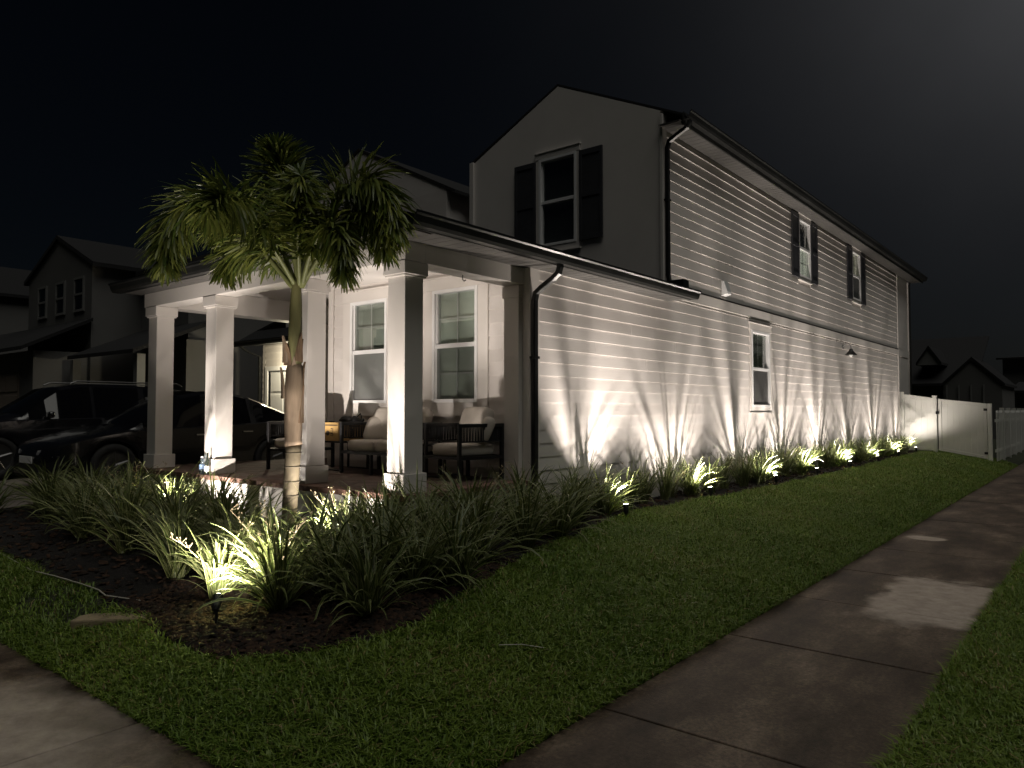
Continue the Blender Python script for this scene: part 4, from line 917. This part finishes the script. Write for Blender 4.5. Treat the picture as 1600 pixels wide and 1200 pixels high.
fbox('rail', 1.168, 2.257, lambda x: gzt(x)-.09, gzt, gt, 21.264, 21.316); fbox('rail', 1.168, 2.257, gzb, lambda x: gzb(x)+.09, gt, 21.264, 21.316)
for j in range(7): fbox('board', 1.169+j*.1554, 1.169+(j+1)*.1554-.0015, lambda x: gzb(x)+.092, lambda x: gzt(x)-.092, gt, 21.28, 21.30, .0015)
for z in (1.72, .42): MB().box(2.27, 2.45, 21.245, 21.26, z-.035, z+.035).build('hinge', 'black', gt)
MB().box(1.01, 1.10, 21.222, 21.262, 1.58, 1.67).build('latch', 'black', gt, bevel=.006)
pk = thing('picket_fence', 'white picket fence running back from the gate towards the far houses', 'fence', (2.42, 25.5, .2))
p = MB().box(2.365, 2.475, 21.235, 21.345, -.05, 1.90).build('post', 'fence', pk, bevel=.006)
for j in range(1, 7): MB().box(2.48, 2.60, 21.3+1.8*j, 21.42+1.8*j, 0, 1.78).build('post', 'fence', pk)
for z in (.45, 1.35): MB().box(2.53, 2.56, 21.35, 32.2, z, z+.08).build('rail', 'fence', pk)
k0 = MB().prism([(21.40, .18), (21.49, .18), (21.49, 1.62), (21.445, 1.70), (21.40, 1.62)], lambda p, q, t: (t, p, q), 2.562, 2.58).build('picket', 'fence', pk)
for j in range(1, 32): piece(k0, pk, (0, .345*j, 0))

# ------------------------------------------------------------------ cars in the driveway
def car(name, label, loc, L, W, H, prof, belt, gh, wb, paint, rails=False, wr=.36):
    """front towards -Y; prof: (s,z) top outline along the length, belt: (s,z), gh: (start,end) of the glasshouse; origin at ground, front-left of centre line"""
    t = thing(name, label, 'car', loc, 0, 'cars parked in the driveway', local=True)
    S = np.arange(0, L+.001, L/84); top = np.interp(S, *zip(*prof)); bl = np.interp(S, *zip(*belt)); fa, ra = wb
    def hw(s):        # half width in plan
        e = min(s, L-s); return W/2*(1-.30*math.exp(-e/.10)-.10*math.exp(-e/.55))
    def sill(s):
        z = .19
        for c in (fa, ra):
            d = abs(s-c)
            if d < wr+.05: z = max(z, .33+math.sqrt(max(0, (wr+.05)**2-d*d)))
        if s < .5: z = max(z, .24)
        return z
    rings = []; cls = []; body, gl = MB(), MB()
    for s, zt_, zb_ in zip(S, top, bl):
        w = hw(s); zs = sill(s); zb2 = min(zb_, zt_-.02); g = max(0, zt_-zb_-.12); k_ = min(1, g/.35)
        wt = w*(.93-.20*k_); zm = max((zs+zb2)/2, zs+.03)
        rings.append([(w*.90, zs), (w*.985, zs+.02), (w, min(zm, zb2-.02)), (w*.985, zb2-.02), (w*.95, zb2), (wt, max(zb2+.005, zt_-.07)), (wt*.86, zt_-.018), (0, zt_)])
    def emit_strip(sg):
        for i_ in range(len(S)-1):
            for k_ in range(7):
                s = (S[i_]+S[i_+1])/2; zt_ = np.interp(s, *zip(*prof)); zb_ = np.interp(s, *zip(*belt))
                slope = abs(top[i_+1]-top[i_])/(S[1]-S[0]); isg = False
                if gh[0] < s < gh[1]:
                    if k_ == 4 and zt_-zb_ > .20: isg = not any(abs(s-q) < .035 for q in gh[2])
                    if k_ >= 5 and slope > .28: isg = True
                    if k_ == 6: isg = isg or (gh[0]+.25 < s < gh[1]-.5 and True)
                m_ = gl if isg else body
                q = [rings[i_][k_], rings[i_][k_+1], rings[i_+1][k_+1], rings[i_+1][k_]]; ss = [S[i_], S[i_], S[i_+1], S[i_+1]]
                b_ = m_.pts([(sg*a, y_, z_) for (a, z_), y_ in zip(q, ss)]); m_.f.append((b_, b_+1, b_+2, b_+3))
    emit_strip(1); emit_strip(-1)
    for e in (0, -1):
        r = rings[e]; b_ = body.pts([(a, S[e], z) for a, z in r]+[(-a, S[e], z) for a, z in reversed(r[:-1])]); body.f.append(tuple(range(b_, b_+15)))
    def weld(o):
        bm = bmesh.new(); bm.from_mesh(o.data); bmesh.ops.remove_doubles(bm, verts=bm.verts, dist=.0008); bmesh.ops.recalc_face_normals(bm, faces=bm.faces); bm.to_mesh(o.data); bm.free()
        o.data.polygons.foreach_set('use_smooth', [True]*len(o.data.polygons)); md = o.modifiers.new('es', 'EDGE_SPLIT'); md.split_angle = rad(38)
    bo = body.build('body', paint, t); weld(bo); go = gl.build('glass', 'carglass', t); weld(go)
    MB().box(-W/2+.12, W/2-.12, .15, L-.15, .18, .55).build('underbody', 'black', t)
    for sx in (-1, 1):
        for c in (fa, ra):
            xo = sx*(W/2-.02); xi = sx*(W/2-.26); a_, b_ = (xi, xo)
            wh = MB().lathe([(wr-.13, a_), (wr-.02, a_), (wr, a_+(b_-a_)*.15), (wr, a_+(b_-a_)*.85), (wr-.03, b_), (wr-.12, b_), (wr-.13, b_-(b_-a_)*.15)], 28, (0, c, wr), 'x').build('wheel', 'rubber', t, smooth=True)
            rm = MB().lathe([(.03, b_-(b_-a_)*.10), (.07, b_-(b_-a_)*.05), (.08, b_-(b_-a_)*.2)], 16, (0, c, wr), 'x')
            for j in range(5):
                a5 = j*2*math.pi/5+.3; q = Vector((b_-(b_-a_)*.12, c, wr)); rm.tube([q, q+Vector((0, math.cos(a5)*(wr-.12), math.sin(a5)*(wr-.12)))], [.035, .028], 5)
            rm.lathe([(wr-.15, b_-(b_-a_)*.06), (wr-.115, b_-(b_-a_)*.02), (wr-.115, b_-(b_-a_)*.3)], 24, (0, c, wr), 'x'); rm.build('rim', 'rim', wh)
        zb1 = np.interp(.25, *zip(*belt)); w1 = hw(.12)
        MB().hexa([(sx*(w1-.02), .10, zb1-.20), (sx*(w1-.42), .005, zb1-.17), (sx*(w1-.40), .03, zb1-.17), (sx*(w1-.02), .20, zb1-.18), (sx*(w1-.03), .14, zb1-.07), (sx*(w1-.40), .02, zb1-.10), (sx*(w1-.38), .05, zb1-.10), (sx*(w1-.03), .30, zb1-.06)]).build('headlight', 'lens', t, bevel=.008)
        w2 = hw(L-.15); zb2 = np.interp(L-.2, *zip(*belt)); MB().box(min(sx*(w2-.35), sx*(w2-.01)), max(sx*(w2-.35), sx*(w2-.01)), L-.12, L-.02, zb2-.16, zb2-.05).build('tail_light', 'brick', t)
        ym = gh[0]+.55; MB().pillow(.20, .12, .13, (sx*(W/2+.05), ym, np.interp(ym, *zip(*belt))+.08), .6, .8).build('mirror', paint, t, smooth=True)
        for yd in gh[3]: MB().box(sx*(hw(yd)+.004)-.012, sx*(hw(yd)+.004)+.012, yd, yd+.2, np.interp(yd, *zip(*belt))-.16, np.interp(yd, *zip(*belt))-.13).build('door_handle', 'chrome', t, bevel=.005)
        if rails:
            xs_ = sx*(W/2*.70); y0, y1 = gh[0]+1.0, gh[1]-.35
            MB().tube([(xs_, y0, H-.02), (xs_, y0+.12, H+.035), (xs_, y1-.12, H+.035), (xs_, y1, H-.02)], .016, 6).build('roof_rail', 'rim', t)
    MB().box(-.35, .35, -.004, .05, .30, .42).build('grille', 'black', t)
    f = MB(); f.box(-.26, .26, -.018, -.004, .42, .53); f.build('licence_plate', 'vinyl', t)
    return t
zc = h(-8, 1)+.014
car('crossover_car', 'black fastback car nearest the porch in the driveway', (-8.15, -.55, zc), 4.75, 1.92, 1.62,
    [(0, .52), (.03, .66), (.15, .74), (.6, .87), (1.05, .97), (1.25, 1.03), (1.7, 1.30), (2.15, 1.53), (2.55, 1.62), (3.0, 1.62), (3.5, 1.52), (4.1, 1.28), (4.5, 1.12), (4.68, 1.06), (4.75, .80)],
    [(0, .50), (.15, .70), (.6, .83), (1.2, .93), (2.2, .97), (3.4, 1.02), (4.2, 1.06), (4.6, 1.02), (4.75, .76)], (1.12, 4.25, (2.55, 3.45), (2.3, 3.2)), (.95, 3.84), 'carpaint')
car('suv_car', 'dark tall SUV with roof rails parked beyond the fastback car', (-11.4, -1.25, zc), 4.95, 1.98, 1.80,
    [(0, .62), (.03, .80), (.12, .95), (.5, 1.08), (1.1, 1.15), (1.35, 1.20), (1.75, 1.50), (2.05, 1.71), (2.4, 1.79), (3.2, 1.80), (4.2, 1.76), (4.6, 1.70), (4.78, 1.40), (4.9, 1.08), (4.95, .70)],
    [(0, .58), (.12, .88), (.5, 1.0), (1.2, 1.08), (2.2, 1.10), (3.6, 1.13), (4.7, 1.16), (4.9, 1.03), (4.95, .66)], (1.25, 4.86, (2.6, 3.6), (2.35, 3.3)), (.95, 3.90), 'suvpaint', True, .39)

# ------------------------------------------------------------------ neighbouring houses
def nb_window(par, T, u0, u1, z0, z1, n=.0):
    q = lambda B, a0, a1, c0, c1, d0, d1: B.hexa([(a0,c0,d0),(a1,c0,d0),(a1,c0,d1),(a0,c0,d1),(a0,c1,d0),(a1,c1,d0),(a1,c1,d1),(a0,c1,d1)])
    f = MB(T); e = .07
    for a0, a1, c0, c1 in ((u0, u0+e, z0, z1), (u1-e, u1, z0, z1), (u0+e, u1-e, z1-e, z1), (u0+e, u1-e, z0, z0+e), (u0+e, u1-e, (z0+z1)/2-.03, (z0+z1)/2+.03)): q(f, a0, a1, c0, c1, n, n+.05)
    w = f.build('window', 'nbtrim', par)
    q(MB(T), u0+e, u1-e, z0+e, (z0+z1)/2-.03, n+.005, n+.02).build('pane', 'nbglass', w); q(MB(T), u0+e, u1-e, (z0+z1)/2+.03, z1-e, n+.005, n+.02).build('pane', 'nbglass', w)
def roof_slab(par, pts, th=.12, name='roof'):
    mb = MB(); n = len(pts); b = mb.pts([(p[0], p[1], p[2]-th) for p in pts]); t = mb.pts(pts)
    mb.f += [tuple(range(b, b+n)), tuple(range(t, t+n))]+[(b+i_, b+(i_+1) % n, t+(i_+1) % n, t+i_) for i_ in range(n)]; return mb.build(name, 'roof', par)
def gable_front(par, x0, x1, y, y2, zb_, ze_, zp, ov=.25, m='nbwall'):
    xm = (x0+x1)/2
    MB().box(x0, x1, y, y2, zb_, ze_).build('wall', m, par)
    MB().prism([(x0, ze_+.001), (x1, ze_+.001), (xm, zp)], lambda p, q, t: (p, t, q), y, y2).build('gable_wall', m, par)
    sl = (zp-ze_)/(xm-x0)
    for sg in (-1, 1): roof_slab(par, [(xm+sg*.001, y-.08, zp+.1), (xm+sg*(xm-x0+ov), y-.08, zp+.1-sl*(xm-x0+ov)), (xm+sg*(xm-x0+ov), y2, zp+.1-sl*(xm-x0+ov)), (xm+sg*.001, y2, zp+.1)])
def leanto(par, x0, x1, y, y2, z0, z1): roof_slab(par, [(x0, y, z0), (x1, y, z0), (x1, y2, z1), (x0, y2, z1)], .1, 'lower_roof')
def garage(par, x0, x1, y, z1, m='nbgarage'):
    d = MB().box(x0, x1, y-.03, y-.001, .45, z1).build('garage_door', m, par); k = None; n = 6; w = (x1-x0-.1)/n
    for r in range(4):
        for c in range(n):
            if k is None: k = MB().box(x0+.08, x0+.02+w, y-.055, y-.031, .5, .45+(z1-.45)/4-.05).build('door_panel', m, d, bevel=.015)
            else: piece(k, d, (c*w, 0, r*(z1-.45)/4))
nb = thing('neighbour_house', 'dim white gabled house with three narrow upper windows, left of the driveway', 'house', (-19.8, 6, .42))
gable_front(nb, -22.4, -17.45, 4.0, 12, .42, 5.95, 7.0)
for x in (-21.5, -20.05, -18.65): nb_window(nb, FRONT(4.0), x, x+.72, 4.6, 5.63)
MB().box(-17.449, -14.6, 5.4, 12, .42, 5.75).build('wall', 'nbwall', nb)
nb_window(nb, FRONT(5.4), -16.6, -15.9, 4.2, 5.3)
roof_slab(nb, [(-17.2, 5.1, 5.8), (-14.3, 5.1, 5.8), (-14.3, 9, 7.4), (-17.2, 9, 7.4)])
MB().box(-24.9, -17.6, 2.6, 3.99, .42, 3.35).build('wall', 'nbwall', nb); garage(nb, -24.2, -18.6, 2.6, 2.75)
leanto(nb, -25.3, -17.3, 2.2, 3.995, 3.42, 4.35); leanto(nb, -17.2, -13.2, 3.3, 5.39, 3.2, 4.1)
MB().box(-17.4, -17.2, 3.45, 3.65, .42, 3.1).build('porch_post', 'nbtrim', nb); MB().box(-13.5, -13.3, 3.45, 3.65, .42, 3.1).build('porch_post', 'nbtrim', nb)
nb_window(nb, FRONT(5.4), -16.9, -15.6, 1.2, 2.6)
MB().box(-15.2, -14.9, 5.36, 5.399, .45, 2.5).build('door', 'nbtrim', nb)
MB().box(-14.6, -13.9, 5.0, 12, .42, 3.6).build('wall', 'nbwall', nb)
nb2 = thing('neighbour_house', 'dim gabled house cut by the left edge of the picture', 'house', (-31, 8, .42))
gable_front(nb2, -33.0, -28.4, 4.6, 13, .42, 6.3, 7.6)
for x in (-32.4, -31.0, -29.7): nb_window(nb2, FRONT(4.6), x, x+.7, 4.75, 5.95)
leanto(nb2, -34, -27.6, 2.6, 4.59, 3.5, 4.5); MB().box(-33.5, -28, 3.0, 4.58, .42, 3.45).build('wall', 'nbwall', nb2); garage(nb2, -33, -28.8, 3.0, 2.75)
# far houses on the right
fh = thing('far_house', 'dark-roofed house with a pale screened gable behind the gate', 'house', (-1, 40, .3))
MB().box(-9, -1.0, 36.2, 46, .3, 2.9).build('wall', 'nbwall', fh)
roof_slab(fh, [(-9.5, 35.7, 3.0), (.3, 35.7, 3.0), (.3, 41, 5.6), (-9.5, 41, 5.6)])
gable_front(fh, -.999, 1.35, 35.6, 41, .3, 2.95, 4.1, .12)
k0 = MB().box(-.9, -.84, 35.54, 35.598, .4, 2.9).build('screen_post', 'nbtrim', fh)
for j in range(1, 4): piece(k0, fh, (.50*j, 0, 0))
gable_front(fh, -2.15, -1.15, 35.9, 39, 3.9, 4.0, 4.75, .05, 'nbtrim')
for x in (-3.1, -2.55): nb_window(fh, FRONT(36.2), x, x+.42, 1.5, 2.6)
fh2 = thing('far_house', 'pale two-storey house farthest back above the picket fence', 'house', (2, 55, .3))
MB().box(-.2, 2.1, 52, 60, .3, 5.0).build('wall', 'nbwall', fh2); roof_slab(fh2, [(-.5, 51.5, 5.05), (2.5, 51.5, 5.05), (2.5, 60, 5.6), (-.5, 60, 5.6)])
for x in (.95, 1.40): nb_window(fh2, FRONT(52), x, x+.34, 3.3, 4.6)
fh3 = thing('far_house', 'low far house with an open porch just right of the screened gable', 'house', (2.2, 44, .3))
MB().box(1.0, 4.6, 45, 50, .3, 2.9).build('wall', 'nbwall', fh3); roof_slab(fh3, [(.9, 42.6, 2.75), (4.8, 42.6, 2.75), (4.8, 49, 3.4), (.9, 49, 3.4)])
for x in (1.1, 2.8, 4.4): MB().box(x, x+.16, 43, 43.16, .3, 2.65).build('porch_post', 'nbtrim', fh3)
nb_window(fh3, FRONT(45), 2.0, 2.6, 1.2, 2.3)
